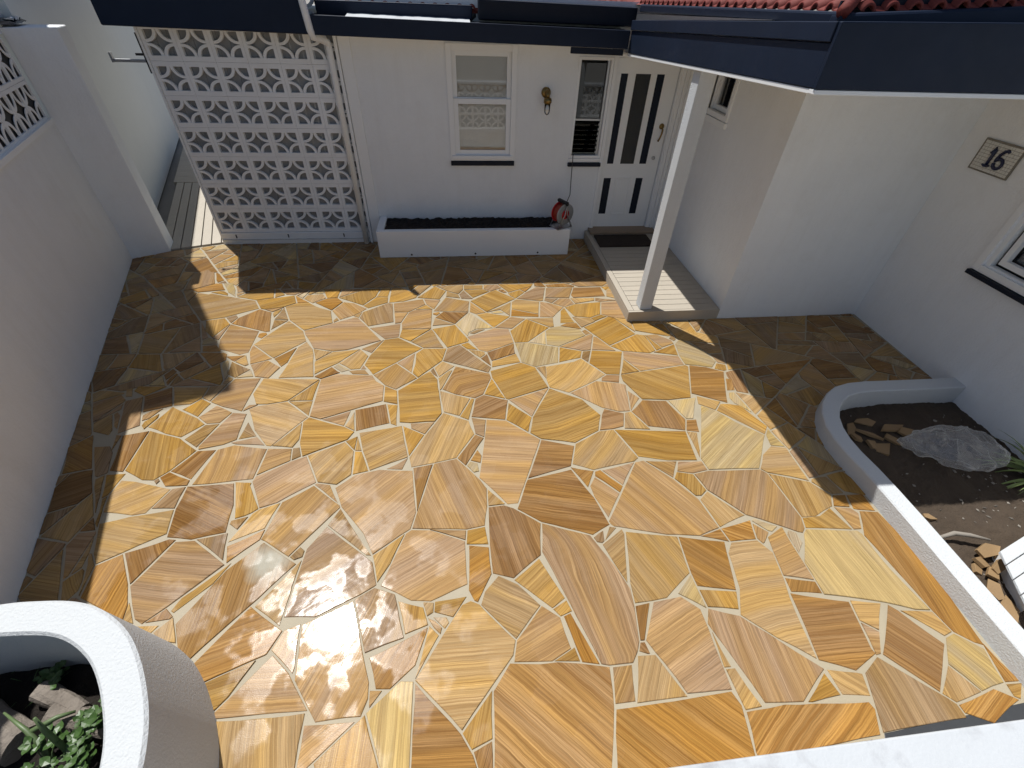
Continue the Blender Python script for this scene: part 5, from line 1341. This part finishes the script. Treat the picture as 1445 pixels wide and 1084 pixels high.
# ------------------------------------------------------------------ porch deck, mat
pdk = thing('porch_deck', 'low grey beige timber porch deck at the front door', 'deck', (2.27, 4.9, 0))
y = 3.945
while y < 5.88:
    MB().box(1.822, 2.784, y, min(y + 0.0985, 5.885), 0.092, 0.12).build('deck_board', 'deck', pdk, bevel=0.003); y += 0.1035
MB().box(1.755, 1.817, 3.945, 6.04, 0.09, 0.1205).build('edge_board', 'deck_y', pdk, bevel=0.003)
MB().box(1.755, 1.775, 3.945, 6.04, -0.02, 0.088).build('side_board', 'deck_y', pdk, bevel=0.003)
MB().box(1.752, 2.784, 3.912, 3.942, -0.02, 0.1205).build('front_board', 'deck', pdk, bevel=0.003)
MB().box(1.822, 2.784, 5.887, 6.04, 0.09, 0.12).build('deck_board', 'deck', pdk, bevel=0.003)
MB().box(1.80, 2.78, 3.96, 6.03, -0.02, 0.07).build('joist', 'black', pdk)
mt = MB(); gx_, gy_ = 30, 16; P = []
for i in range(gx_ + 1):
    for j in range(gy_ + 1): P.append((1.835 + 0.75 * i / gx_, 5.485 + 0.355 * j / gy_, 0.140 + 0.003 * nz(i * 3.1, j * 2.7)))
mt.add(P, [(i * (gy_ + 1) + j, (i + 1) * (gy_ + 1) + j, (i + 1) * (gy_ + 1) + j + 1, i * (gy_ + 1) + j + 1) for i in range(gx_) for j in range(gy_)])
mt.box(1.835, 2.585, 5.485, 5.84, 0.1215, 0.136)
tag(mt.build('doormat', 'mat'), 'dark brown doormat in front of the white front door', 'doormat')

# ------------------------------------------------------------------ planter box under the window
px = thing('planter_box', 'long low white rendered planter box under the sash window', 'planter', (0.18, 5.8, 0))
x0, x1, y0, y1, z1 = -1.055, 1.42, 5.545, 6.045, 0.348
MB().box(x0, x1, y0, y0 + 0.075, 0.0, z1).build('front_wall', 'white_smooth', px, bevel=0.006)
MB().box(x0, x0 + 0.09, y0 + 0.076, y1, 0.0, z1).build('end_wall', 'white_smooth', px, bevel=0.006)
MB().box(x1 - 0.075, x1, y0 + 0.076, y1, 0.0, z1).build('end_wall', 'white_smooth', px, bevel=0.006)
mb = MB(); P = []; n1, n2 = 90, 14
for i in range(n1 + 1):
    for j in range(n2 + 1):
        X = x0 + 0.08 + (x1 - x0 - 0.15) * i / n1; Y = y0 + 0.07 + 0.42 * j / n2
        P.append((X, Y, 0.318 + 0.018 * nz(X, Y, 0, 9) + 0.02 * nz(X, Y, 3, 26)))
mb.add(P, [(i * (n2 + 1) + j, (i + 1) * (n2 + 1) + j, (i + 1) * (n2 + 1) + j + 1, i * (n2 + 1) + j + 1) for i in range(n1) for j in range(n2)])
mb.build('soil', 'soil_dark', px)
for x in (-0.649, 0.179, 1.009): MB().lathe([(0.012, 0), (0.013, 0.003), (0.004, 0.0035)], (x, y0 + 0.001, 0.037), (0, -1, 0), 10).build('weep_hole', 'black', px)

# ------------------------------------------------------------------ cable reel and its cord
rl = thing('cable_reel', 'red extension cable reel with black handle on the planter box end', 'cable reel', (1.30, 5.66, 0.348))
ax = Vector((0.47, -0.88, 0)).normalized(); cc = Vector((1.305, 5.655, 0.525)); sdv = Vector((0.88, 0.47, 0))
for s_, nm in ((-0.06, 'drum_side'), (0.05, 'drum_side')):
    MB().lathe([(0.03, 0), (0.122, 0.0), (0.128, 0.006), (0.122, 0.012), (0.03, 0.012)], cc + ax * s_, ax, 28).build(nm, 'red', rl, smooth=False)
MB().lathe([(0.10, 0), (0.104, 0.02), (0.10, 0.04), (0.104, 0.06), (0.10, 0.08), (0.10, 0.098)], cc + ax * -0.047, ax, 24).build('wound_cord', 'orange_cord', rl, smooth=True)
MB().lathe([(0.116, 0), (0.134, 0.002), (0.134, 0.010), (0.116, 0.012)], cc + ax * 0.064, ax, 28).build('rim', 'steel', rl)
MB().lathe([(0.02, 0), (0.062, 0.002), (0.058, 0.016), (0.02, 0.018)], cc + ax * 0.066, ax, 20).build('hub', 'red', rl)
for k in range(4):
    a_ = 0.5 + k * math.pi / 2; q = cc + ax * 0.084 + (sdv * math.cos(a_) + Vector((0, 0, 1)) * math.sin(a_)) * 0.035
    MB().lathe([(0.002, 0), (0.012, 0.001), (0.01, 0.006), (0.002, 0.006)], q, ax, 10).build('socket', 'black', rl)
for s_ in (-0.075, 0.092):
    b0 = cc + ax * s_
    MB().tube([b0 + sdv * 0.11 + Vector((0, 0, -0.168)), b0 + sdv * 0.02 + Vector((0, 0, 0.0)), b0 + Vector((0, 0, 0.13)), b0 + sdv * -0.02 + Vector((0, 0, 0.0)), b0 - sdv * 0.11 + Vector((0, 0, -0.168)), b0 + sdv * 0.11 + Vector((0, 0, -0.168))], 0.0075, 6).build('stand', 'steel', rl, smooth=True)
MB().tube([cc + ax * -0.08 + Vector((0, 0, 0.13)), cc + ax * 0.1 + Vector((0, 0, 0.13))], 0.017, 8).build('handle', 'black', rl, smooth=True)
MB().hexa([tuple(cc + ax * a_ + sdv * b_ + Vector((0, 0, c_))) for c_ in (0.125, 0.158) for a_, b_ in ((-0.085, -0.022), (0.10, -0.022), (0.10, 0.022), (-0.085, 0.022))]).build('grip', 'black', rl, bevel=0.008)
MB().hexa([tuple(cc + ax * a_ + sdv * b_ + Vector((0, 0, c_))) for c_ in (-0.176, -0.169) for a_, b_ in ((-0.085, -0.12), (0.10, -0.12), (0.10, 0.12), (-0.085, 0.12))]).build('base_plate', 'steel', rl, bevel=0.002)
tag(MB().tube([(1.452, 6.0, 1.13), (1.452, 5.985, 1.05), (1.452, 5.975, 0.95), (1.448, 5.93, 0.80), (1.43, 5.83, 0.69), (1.38, 5.74, 0.635), (1.335, 5.68, 0.63)], 0.0055, 6).build('power_cord', 'cord', smooth=True),
    'thin dark cord hanging from the louvre window to the cable reel', 'cord')

# ------------------------------------------------------------------ wall lamp
lp = thing('wall_lamp', 'brass bulkhead wall lamp with clear glass beside the sash window', 'lamp', (1.06, 6.04, 1.6))
MB().lathe([(0.03, 0), (0.055, 0.0), (0.055, 0.012), (0.04, 0.024), (0.02, 0.028)], (1.06, 6.048, 1.775), (0, -1, 0), 20).build('backplate', 'brass', lp, smooth=True)
MB().tube([(1.06, 6.02, 1.775), (1.062, 5.985, 1.795), (1.066, 5.955, 1.79), (1.068, 5.94, 1.765), (1.068, 5.938, 1.74)], [0.02, 0.022, 0.024, 0.022, 0.02], 12).build('arm', 'brass', lp, smooth=True)
MB().lathe([(0.02, 0), (0.042, -0.012), (0.046, -0.03), (0.046, -0.055), (0.038, -0.06), (0.038, -0.068)], (1.068, 5.938, 1.745), (0, 0, 1), 18).build('holder', 'brass', lp, smooth=True)
MB().lathe([(0.034, 0), (0.034, -0.06), (0.031, -0.085), (0.02, -0.105), (0.002, -0.112)], (1.068, 5.938, 1.678), (0, 0, 1), 18).build('glass_cover', 'lamp_glass', lp, smooth=True)
MB().lathe([(0.01, 0), (0.012, -0.02), (0.020, -0.045), (0.016, -0.065), (0.002, -0.072)], (1.068, 5.938, 1.675), (0, 0, 1), 12).build('bulb', 'white_smooth', lp, smooth=True)

# ------------------------------------------------------------------ house number plaque
pq = thing('house_number_plaque', 'beige mosaic tile plaque with navy number 16 on the right wall', 'sign', (RX, 3.56, 1.62))
U0, U1, Z0, Z1 = FY - 3.735, FY - 3.387, 1.632, 1.862
plate(U0, U1, Z0, Z1, 0.001, 0.012, right).build('backing', 'mosaic_edge', pq)
mb = MB(); nu, nv = 14, 9
for i in range(nu):
    for j in range(nv):
        a0 = U0 + 0.008 + (U1 - U0 - 0.016) * i / nu; b0 = Z0 + 0.008 + (Z1 - Z0 - 0.016) * j / nv
        dw, dh = (U1 - U0 - 0.016) / nu - 0.003, (Z1 - Z0 - 0.016) / nv - 0.003; k = random.uniform(0.013, 0.0155)
        mb.hexa([right(a0, k, b0), right(a0 + dw, k, b0), right(a0 + dw, 0.011, b0), right(a0, 0.011, b0), right(a0, k, b0 + dh), right(a0 + dw, k, b0 + dh), right(a0 + dw, 0.011, b0 + dh), right(a0, 0.011, b0 + dh)])
o = mb.build('mosaic_tiles', 'mosaic', pq); o['kind'] = 'stuff'
casing(U0 - 0.004, U1 + 0.004, Z0 - 0.004, Z1 + 0.004, 0.006, right, 'edge', pq, 'mosaic_edge', proud=0.017, deep=-0.001)
def stroke(pts, r, name):
    o = MB().tube([right(U0 + a, 0.0185, Z0 + b) for a, b in pts], r, 8).build(name, 'numeral', pq, smooth=True); return o
n1 = stroke([(0.108, 0.142), (0.122, 0.158), (0.136, 0.185), (0.136, 0.17), (0.134, 0.12), (0.132, 0.055)], [0.009, 0.011, 0.013, 0.0135, 0.0135, 0.013], 'numeral')
stroke([(0.098, 0.052), (0.118, 0.048), (0.148, 0.050), (0.162, 0.054)], [0.007, 0.011, 0.011, 0.007], 'numeral_foot')
p6 = [(0.252, 0.176), (0.236, 0.186), (0.215, 0.178), (0.195, 0.150), (0.184, 0.110)]
p6 += [(0.218 + 0.034 * math.cos(a_), 0.085 + 0.036 * math.sin(a_)) for a_ in [math.pi - 2 * math.pi * k / 18 for k in range(1, 19)]]
stroke(p6, [0.010, 0.012, 0.012, 0.0125, 0.013] + [0.0125] * 18, 'numeral')

# ------------------------------------------------------------------ garden bed on the right
OC = [(4.60, 2.682), (4.30, 2.684), (3.90, 2.690), (3.62, 2.694), (3.44, 2.684), (3.28, 2.642), (3.15, 2.565), (3.04, 2.462), (2.955, 2.345), (2.895, 2.20), (2.868, 2.05), (2.868, 1.90), (2.885, 1.74), (2.893, 1.55), (2.897, 1.30), (2.90, 0.9), (2.905, 0.4), (2.91, 0.15)]
def offset_path(path, d):
    out = []
    for i, p in enumerate(path):
        a = Vector(path[max(0, i - 1)]); b = Vector(path[min(len(path) - 1, i + 1)]); t = (b - a).normalized(); n_ = Vector((-t.y, t.x)); out.append((p[0] + n_.x * d, p[1] + n_.y * d))
    return out
def kerb(path, th, z0, z1, name, mat, ch=0.008, jit=0.0, flare=0.0):
    P = path; prof = [(flare, z0), (0, z1 - ch), (ch, z1), (th - ch, z1), (th, z1 - ch), (th, z0)]; mb = MB(); V = []
    rings = [offset_path(P, d) for d, _ in prof]
    for i in range(len(P)):
        for k, (d, z) in enumerate(prof): V.append((rings[k][i][0], rings[k][i][1], z + (jit * nz(P[i][0] * 3, P[i][1] * 3, k) if z > z0 else 0)))
    m = len(prof)
    F = [(i * m + k, (i + 1) * m + k, (i + 1) * m + k + 1, i * m + k + 1) for i in range(len(P) - 1) for k in range(m - 1)] + [tuple(range(m)), tuple((len(P) - 1) * m + k for k in range(m - 1, -1, -1))]
    mb.add(V, F); return mb.build(name, mat)
OC = [(x_ * 0.9885, y_ * 0.9885) for x_, y_ in OC]
tag(kerb(OC, 0.135, -0.12, 0.13, 'garden_edging', 'white_coarse', jit=0.004), 'curved low white masonry edging around the right garden bed', 'garden edging')
def soil_z(x, y): return -0.055 + 0.03 * nz(x, y, 0.5, 1.7) + 0.014 * nz(x, y, 2.5, 9) + 0.011 * nz(x, y, 5.5, 30)
mb = MB(); P = []; n1, n2 = 110, 190
for i in range(n1 + 1):
    for j in range(n2 + 1):
        X = 2.95 + 1.53 * i / n1; Y = -0.1 + 2.74 * j / n2; P.append((X, Y, soil_z(X, Y)))
keep = []
for i in range(n1):
    for j in range(n2):
        X = 2.95 + 1.53 * (i + .5) / n1; Y = -0.1 + 2.74 * (j + .5) / n2
        if Y > 2.05 and (X - 3.62) ** 2 / 0.70 ** 2 + (Y - 2.05) ** 2 / 0.60 ** 2 > 1 and X < 3.62: continue
        keep.append((i * (n2 + 1) + j, (i + 1) * (n2 + 1) + j, (i + 1) * (n2 + 1) + j + 1, i * (n2 + 1) + j + 1))
mb.add(P, keep); struct(mb.build('garden_soil', 'soil', smooth=True))

def chip(cx, cy, sx, sy, h, rz, name, mat, label, cat, group, tilt=0.2, z=None):
    n_ = random.randint(4, 5); poly = []
    for k in range(n_):
        a_ = 2 * math.pi * (k + random.uniform(-0.25, 0.25)) / n_; poly.append((math.cos(a_) * sx * random.uniform(0.75, 1.1), math.sin(a_) * sy * random.uniform(0.75, 1.1)))
    mb = MB(); mb.prism(poly, 0, h); me = mb.mesh(name, mat)
    bm = bmesh.new(); bm.from_mesh(me); bmesh.ops.recalc_face_normals(bm, faces=bm.faces); bm.to_mesh(me); bm.free()
    o = link(name, me, (cx, cy, (soil_z(cx, cy) if z is None else z) + sx * tilt * 0.25 - 0.008), None, 0.0012, 1)
    o.rotation_euler = (random.uniform(-tilt, tilt), random.uniform(-tilt, tilt), rz); return tag(o, label, cat, group)
GRP = 'sandstone offcuts in the garden bed'
LAB_SH = 'brown sandstone offcut lying in the shaded corner of the garden bed'
for cx_, cy_, sx, sy, rz in ((3.25, 2.26, 0.10, 0.045, 0.9), (3.345, 2.17, 0.13, 0.03, -0.6), (3.60, 2.235, 0.14, 0.05, 0.2), (3.69, 2.18, 0.10, 0.05, 0.1), (3.43, 2.33, 0.09, 0.05, -0.3), (3.30, 2.08, 0.08, 0.06, 0.5), (3.50, 2.12, 0.09, 0.04, -0.8), (3.22, 2.16, 0.07, 0.05, 1.2)):
    chip(cx_, cy_, sx, sy, 0.022, rz, 'stone_offcut', 'offcut', LAB_SH, 'stone', GRP, 0.3)
chip(3.355, 2.03, 0.10, 0.075, 0.02, 0.4, 'stone_offcut', 'offcut', 'flat triangular sandstone offcut beside the plastic bag', 'stone', GRP, 0.12)
chip(3.245, 1.415, 0.05, 0.026, 0.028, -0.5, 'stone_offcut', 'offcut', 'small lone sandstone offcut on the sunlit bare soil', 'stone', GRP, 0.1)
LAB_PILE = 'tan sandstone offcut in the sunlit heap beside the white slatted panel'
for cx_, cy_, sx, sy, rz, dz in ((3.40, 1.13, 0.10, 0.045, 0.15, 0.04), (3.31, 1.075, 0.07, 0.045, -0.4, 0.02), (3.36, 1.02, 0.075, 0.03, 0.5, 0.05), (3.30, 0.985, 0.06, 0.045, 0.0, 0.03), (3.42, 1.04, 0.06, 0.05, 1.0, 0.02), (3.47, 1.10, 0.05, 0.03, 0.3, 0.015), (3.26, 1.03, 0.05, 0.035, 0.8, 0.0)):
    o = chip(cx_, cy_, sx, sy, 0.024, rz, 'stone_offcut', 'offcut', LAB_PILE, 'stone', GRP, 0.35); o.location.z += dz
chip(3.255, 0.89, 0.085, 0.04, 0.024, 1.3, 'stone_offcut', 'offcut', 'upright pointed sandstone offcut between the edging and the slatted panel', 'stone', GRP, 0.5)
chip(3.20, 0.76, 0.14, 0.07, 0.026, 1.0, 'stone_offcut', 'offcut', 'large flat sandstone offcut against the garden edging near the bottom right', 'stone', GRP, 0.1)
chip(3.07, 1.17, 0.10, 0.022, 0.02, 2.1, 'stone_offcut', 'offcut', 'thin pinkish sandstone sliver leaning on the garden edging', 'stone', GRP, 0.25)
tag(MB().tube([(3.16, 1.25, soil_z(3.16, 1.25) + 0.03), (3.26, 1.255, 0.0), (3.36, 1.23, 0.0), (3.47, 1.19, -0.005)], [0.012, 0.016, 0.015, 0.008], 7).build('stick', 'pebble', smooth=True), 'pale bleached stick lying on the sunlit garden soil', 'stick')
# pebbles and mulch, too many to count
mb = MB()
rg = random.Random(8)
for k in range(420):
    X = rg.uniform(3.06, 4.4); Y = rg.uniform(0.3, 1.9) if k % 3 else rg.uniform(0.3, 2.5)
    if rg.random() > 0.25 + 0.75 * max(0.0, min(1.0, (X - 3.35) / 0.5 + (1.25 - Y))): continue
    s_ = rg.uniform(0.005, 0.02); el = rg.choice((0.25, 0.5, 0.9)); a_ = rg.uniform(0, 6.28); z_ = soil_z(X, Y) + s_ * 0.3
    pts = []
    for (ux, uy, uz) in ((1, 0, 0), (0, 1, 0), (-1, 0, 0), (0, -1, 0), (0, 0, 1), (0, 0, -1)):
        q = Vector((ux * s_ * rg.uniform(0.7, 1.2), uy * s_ * el, uz * s_ * 0.5)); q = Matrix.Rotation(a_, 3, 'Z') @ q; pts.append((X + q.x, Y + q.y, z_ + q.z))
    mb.add(pts, [(0, 1, 4), (1, 2, 4), (2, 3, 4), (3, 0, 4), (1, 0, 5), (2, 1, 5), (3, 2, 5), (0, 3, 5)])
o = mb.build('gravel', 'pebble'); o['kind'] = 'stuff'; o['label'] = 'small pebbles and mulch scattered over the garden soil'; o['category'] = 'gravel'

# clear plastic bag
mb = MB(); P = []; na, nb_ = 72, 40
def ridge(v): return 1.0 - abs(noise.noise(v)) * 2.0
for i in range(nb_ + 1):
    th = math.pi * i / nb_
    for k in range(na):
        a_ = 2 * math.pi * k / na; r_ = math.sin(th)
        x = 0.40 * r_ * math.cos(a_); y = 0.21 * r_ * math.sin(a_); z = 0.13 * math.cos(th)
        taper = 1.0 - 0.68 * max(0, -x / 0.40); y *= taper; z *= (0.4 + 0.6 * taper)
        q = Vector((x, y, z)); d_ = Vector((x / 0.16, y / 0.044, z / 0.017)).normalized() if q.length > 1e-6 else Vector((0, 0, 1))
        # creases fan out from the knot in the middle
        kx, ky = x + 0.02, y - 0.02; fan = math.sin(math.atan2(ky, kx) * 13 + 4 * nz(x, y, 1, 6))
        s_ = 0.042 * ridge(q * 6) + 0.012 * ridge(q * 14 + Vector((3, 1, 2))) + 0.006 * fan * min(1, math.hypot(kx, ky) / 0.12) - 0.035 - 0.05 * math.exp(-(kx * kx + ky * ky) / 0.006) * (1 if z > 0 else 0)
        q = q + d_ * s_
        ca_, sa_ = math.cos(-0.22), math.sin(-0.22)
        P.append((3.80 + q.x * ca_ - q.y * sa_, 1.93 + q.x * sa_ + q.y * ca_, 0.065 + max(q.z, -0.10)))
mb.add(P, [(i * na + k, i * na + (k + 1) % na, (i + 1) * na + (k + 1) % na, (i + 1) * na + k) for i in range(nb_) for k in range(na)])
tag(mb.build('plastic_bag', 'bag', smooth=True), 'crumpled clear plastic bag lying on the shaded garden soil', 'bag')

# white slatted panel
sp_ = thing('slatted_panel', 'white slatted timber panel lying in the garden bed at the right edge', 'panel', (3.5, 0.9, -0.05))
e1 = Vector((0.954, 0.30, 0.0)); e2 = Vector((-0.434, -0.901, 0.0)); q0 = Vector((3.335, 1.066, 0.10))
for k in range(4):
    a_ = q0 + e2 * (k * 0.098); b_ = a_ + e2 * 0.092; L = 0.75
    MB().hexa([tuple(p + Vector((0, 0, dz))) for dz in (-0.02, 0.0) for p in (a_, a_ + e1 * L, b_ + e1 * L, b_)]).build('plank', 'white_coarse', sp_, bevel=0.004)
for t_ in (0.12, 0.6):
    a_ = q0 + e1 * t_; MB().hexa([tuple(p + Vector((0, 0, dz))) for dz in (-0.17, -0.022) for p in (a_, a_ + e1 * 0.05, a_ + e1 * 0.05 + e2 * 0.385, a_ + e2 * 0.385)]).build('batten', 'white_smooth', sp_)

# ------------------------------------------------------------------ plants
def blade(mb, base, d, L, w, droop, seg=7, tw=0.0):
    base = Vector(base); d = Vector(d).normalized(); p = base.copy(); pts = []; side_ = d.cross(Vector((0, 0, 1)))
    if side_.length < 1e-3: side_ = Vector((1, 0, 0))
    side_.normalize()
    for i in range(seg + 1):
        t_ = i / seg; ww = w * (0.55 + 0.9 * t_ if t_ < 0.4 else (1 - t_) / 0.6 * 0.91 + 0.0) * 0.5
        pts.append((p + side_ * ww, p - Vector((0, 0, ww * 0.35)), p - side_ * ww)); d = (d + Vector((0, 0, -droop / seg))).normalized(); p = p + d * (L / seg)
    o_ = len(mb.v); V = [tuple(q) for tr in pts for q in tr]
    mb.add(V, [(3 * i + k, 3 * i + k + 1, 3 * i + 4 + k, 3 * i + 3 + k) for i in range(seg) for k in range(2)])
pl = thing('strap_leaf_plant', 'green strap leaved plant at the right edge beside the house wall', 'plant', (4.40, 1.62, -0.05))
rp = random.Random(4)
for k in range(26):
    a_ = rp.uniform(1.4, 5.2); mb = MB(); blade(mb, (4.39 + 0.03 * math.cos(a_), 1.62 + 0.03 * math.sin(a_), -0.05), (math.cos(a_), math.sin(a_), rp.uniform(0.5, 1.9)), rp.uniform(0.3, 0.55), rp.uniform(0.016, 0.03), rp.uniform(1.0, 2.4))
    mb.build('leaf', 'leaf_pale', pl, smooth=True)

# left oval planter
LO = [(-2.75, 1.02), (-2.52, 1.095), (-2.263, 1.125), (-2.11, 1.125), (-1.96, 1.112), (-1.84, 1.08), (-1.725, 1.022), (-1.608, 0.935), (-1.508, 0.825), (-1.422, 0.70), (-1.365, 0.596), (-1.328, 0.50), (-1.305, 0.40), (-1.297, 0.25), (-1.32, 0.05), (-1.40, -0.18), (-1.55, -0.38), (-1.75, -0.5), (-2.05, -0.56), (-2.4, -0.5)]
def smooth_path(P, n=4):
    out = []
    for i in range(len(P) - 1):
        p0_, p1_, p2_, p3_ = (Vector(P[max(0, i - 1)]), Vector(P[i]), Vector(P[i + 1]), Vector(P[min(len(P) - 1, i + 2)]))
        for k in range(n):
            t_ = k / n; q = 0.5 * ((2 * p1_) + (-p0_ + p2_) * t_ + (2 * p0_ - 5 * p1_ + 4 * p2_ - p3_) * t_ ** 2 + (-p0_ + 3 * p1_ - 3 * p2_ + p3_) * t_ ** 3); out.append((q.x, q.y))
    out.append(P[-1]); return out
LO = [(x_ * 0.947, y_ * 0.947) for x_, y_ in LO]
op = tag(kerb(smooth_path(LO)[::-1], 0.145, -0.05, 0.55, 'round_planter', 'white_coarse', ch=0.012, flare=-0.05), 'rounded white rendered garden planter at the bottom left', 'planter')
mb = MB(); P = []; n1 = 60
lz = lambda x, y: 0.15 + 0.035 * nz(x, y, 0.5, 3) + 0.02 * nz(x, y, 2.5, 14) + 0.008 * nz(x, y, 4, 40)
for i in range(n1 + 1):
    for j in range(n1 + 1):
        X = -2.62 + 1.30 * i / n1; Y = -0.45 + 1.52 * j / n1; P.append((X, Y, lz(X, Y)))
F = []
for i in range(n1):
    for j in range(n1):
        X = -2.62 + 1.30 * (i + .5) / n1; Y = -0.45 + 1.52 * (j + .5) / n1
        if (max(0, X + 2.04) / 0.72) ** 2 + ((Y - 0.26) / 0.76) ** 2 > 1: continue
        F.append((i * (n1 + 1) + j, (i + 1) * (n1 + 1) + j, (i + 1) * (n1 + 1) + j + 1, i * (n1 + 1) + j + 1))
mb.add(P, F); mb.build('soil', 'soil_dark', op, smooth=True)
def log(path, r, label):
    mb = MB(); n_ = 12; L = [Vector(p) for p in path]; pts = []; m_ = 14
    for i in range(m_ + 1):
        t_ = i / m_; p = L[0].lerp(L[1], t_); ax_ = (L[1] - L[0]).normalized(); a_ = ax_.orthogonal().normalized(); b_ = ax_.cross(a_)
        for k in range(n_):
            an = 2 * math.pi * k / n_; rr = r * (1 + 0.16 * nz(math.cos(an) * 1.5, math.sin(an) * 1.5, t_ * 3 + r * 50)) * (1 - 0.15 * t_)
            pts.append(p + (a_ * math.cos(an) + b_ * math.sin(an)) * rr)
    mb.add(pts, [(i * n_ + k, i * n_ + (k + 1) % n_, (i + 1) * n_ + (k + 1) % n_, (i + 1) * n_ + k) for i in range(m_) for k in range(n_)] + [tuple(range(n_ - 1, -1, -1)), tuple(m_ * n_ + k for k in range(n_))])
    return tag(mb.build('log', 'bark', smooth=False), label, 'log', 'logs in the round planter')
log(((-2.02, 0.80, 0.21), (-1.80, 0.70, 0.19)), 0.045, 'short split log with orange brown face at the back of the round planter')
log(((-2.28, 0.74, 0.20), (-1.98, 0.60, 0.20)), 0.085, 'thick grey weathered log at the left edge of the round planter')
log(((-1.92, 0.70, 0.20), (-1.66, 0.64, 0.16)), 0.055, 'grey flat log chunk behind the weeds in the round planter')
def weed(cx_, cy_, n_, h_, label, seed):
    r_ = random.Random(seed); t = thing('weed', label, 'plant', (cx_, cy_, lz(cx_, cy_)), 'weeds in the round planter')
    for s_ in range(n_):
        a_ = r_.uniform(0, 6.28); sp = r_.uniform(0.02, 0.10); z0 = lz(cx_, cy_)
        tip = Vector((cx_ + math.cos(a_) * sp, cy_ + math.sin(a_) * sp, z0 + h_ * r_.uniform(0.5, 1.0)))
        MB().tube([(cx_, cy_, z0 - 0.01), (cx_ + math.cos(a_) * sp * 0.4, cy_ + math.sin(a_) * sp * 0.4, z0 + h_ * 0.4), tuple(tip)], [0.003, 0.0025, 0.0015], 5).build('stem', 'stem', t)
        for k in range(5):
            b_ = a_ + k * 1.257 + r_.uniform(-0.4, 0.4); mb = MB(); L = r_.uniform(0.022, 0.05); d_ = Vector((math.cos(b_), math.sin(b_), r_.uniform(-0.1, 0.6))).normalized(); sd_ = d_.cross(Vector((0, 0, 1))).normalized()
            w_ = L * 0.36; q = tip - Vector((0, 0, 0.02 * (k // 3)))
            mb.add([q, q + d_ * L * 0.4 + sd_ * w_, q + d_ * L * 0.7 + sd_ * w_ * 0.8, q + d_ * L, q + d_ * L * 0.7 - sd_ * w_ * 0.8, q + d_ * L * 0.4 - sd_ * w_, q + d_ * L * 0.55 - Vector((0, 0, 0.004))], [(0, 1, 6), (1, 2, 6), (2, 3, 6), (3, 4, 6), (4, 5, 6), (5, 0, 6)])
            mb.build('leaf', 'leaf', t, fix=False)
weed(-1.74, 0.60, 14, 0.15, 'leafy green weed right of the tall stalk in the round planter', 1)
weed(-1.62, 0.66, 6, 0.13, 'small green weed against the right inner side of the round planter', 2)
weed(-1.66, 0.47, 10, 0.15, 'leafy green weed nearest the bottom edge in the round planter', 3)
weed(-2.02, 0.84, 8, 0.09, 'low green weed beside the split log in the round planter', 4)
weed(-1.84, 0.52, 9, 0.12, 'green weed at the foot of the bent stalk in the round planter', 5)
st = thing('stalk_plant', 'tall green stalks with one bent over in the round planter', 'plant', (-1.79, 0.55, 0.12))
MB().tube([(-1.775, 0.54, 0.10), (-1.785, 0.575, 0.25), (-1.79, 0.60, 0.36), (-1.79, 0.625, 0.45)], [0.013, 0.012, 0.011, 0.006], 8).build('stalk', 'stem', st, smooth=True)
MB().tube([(-1.84, 0.53, 0.10), (-1.87, 0.58, 0.24), (-1.93, 0.63, 0.28), (-2.05, 0.70, 0.30)], [0.013, 0.012, 0.010, 0.004], 8).build('stalk', 'stem', st, smooth=True)
MB().tube([(-1.93, 0.62, 0.27), (-1.84, 0.67, 0.27), (-1.79, 0.69, 0.25)], [0.011, 0.010, 0.006], 8).build('stalk', 'stem', st, smooth=True)
mb = MB()
for k in range(90):
    a_ = rp.uniform(0, 6.28); X, Y = rp.uniform(-2.3, -1.5), rp.uniform(0.3, 0.9)
    if X > -1.75 and Y > 0.75: continue
    blade(mb, (X, Y, lz(X, Y) - 0.005), (math.cos(a_), math.sin(a_), rp.uniform(0.3, 1.4)), rp.uniform(0.04, 0.11), 0.005, 1.5, 4)
o = mb.build('grass', 'leaf'); o['kind'] = 'stuff'; o['label'] = 'short grass blades growing in the round planter'; o['category'] = 'grass'

# ------------------------------------------------------------------ low front wall below the viewpoint
fw = thing('front_wall', 'low white courtyard wall with worn white coping at the bottom right', 'wall', (0.8, 0.08, 0))
MB().box(-1.1, 4.4, 0.0, 0.12, -0.1, 0.38).build('wall', 'white', fw)
fb = breeze_mesh(0.298, 0.298, 0.09, 0.022, 0.024)
for r_ in range(2):
    for c_ in range(18): link('breeze_block', fb, (-1.1 + 0.30 * (c_ + 0.5), 0.015, 0.381 + r_ * 0.30), fw)
MB().box(-1.1, 4.4, -0.06, 0.164, 0.985, 1.04).build('coping', 'white_worn', fw, bevel=0.006)
tag(MB().prism([(1.90, 0.165), (2.88, 0.165), (2.88, 0.335), (1.97, 0.285)], -0.125, -0.0045).build('shade_gap_strip', 'charcoal', bevel=0.003), 'dark strip standing in for the shaded gap between the paving and the white coping', 'gap strip')  # dark colour painted in for the shaded gap before the coping
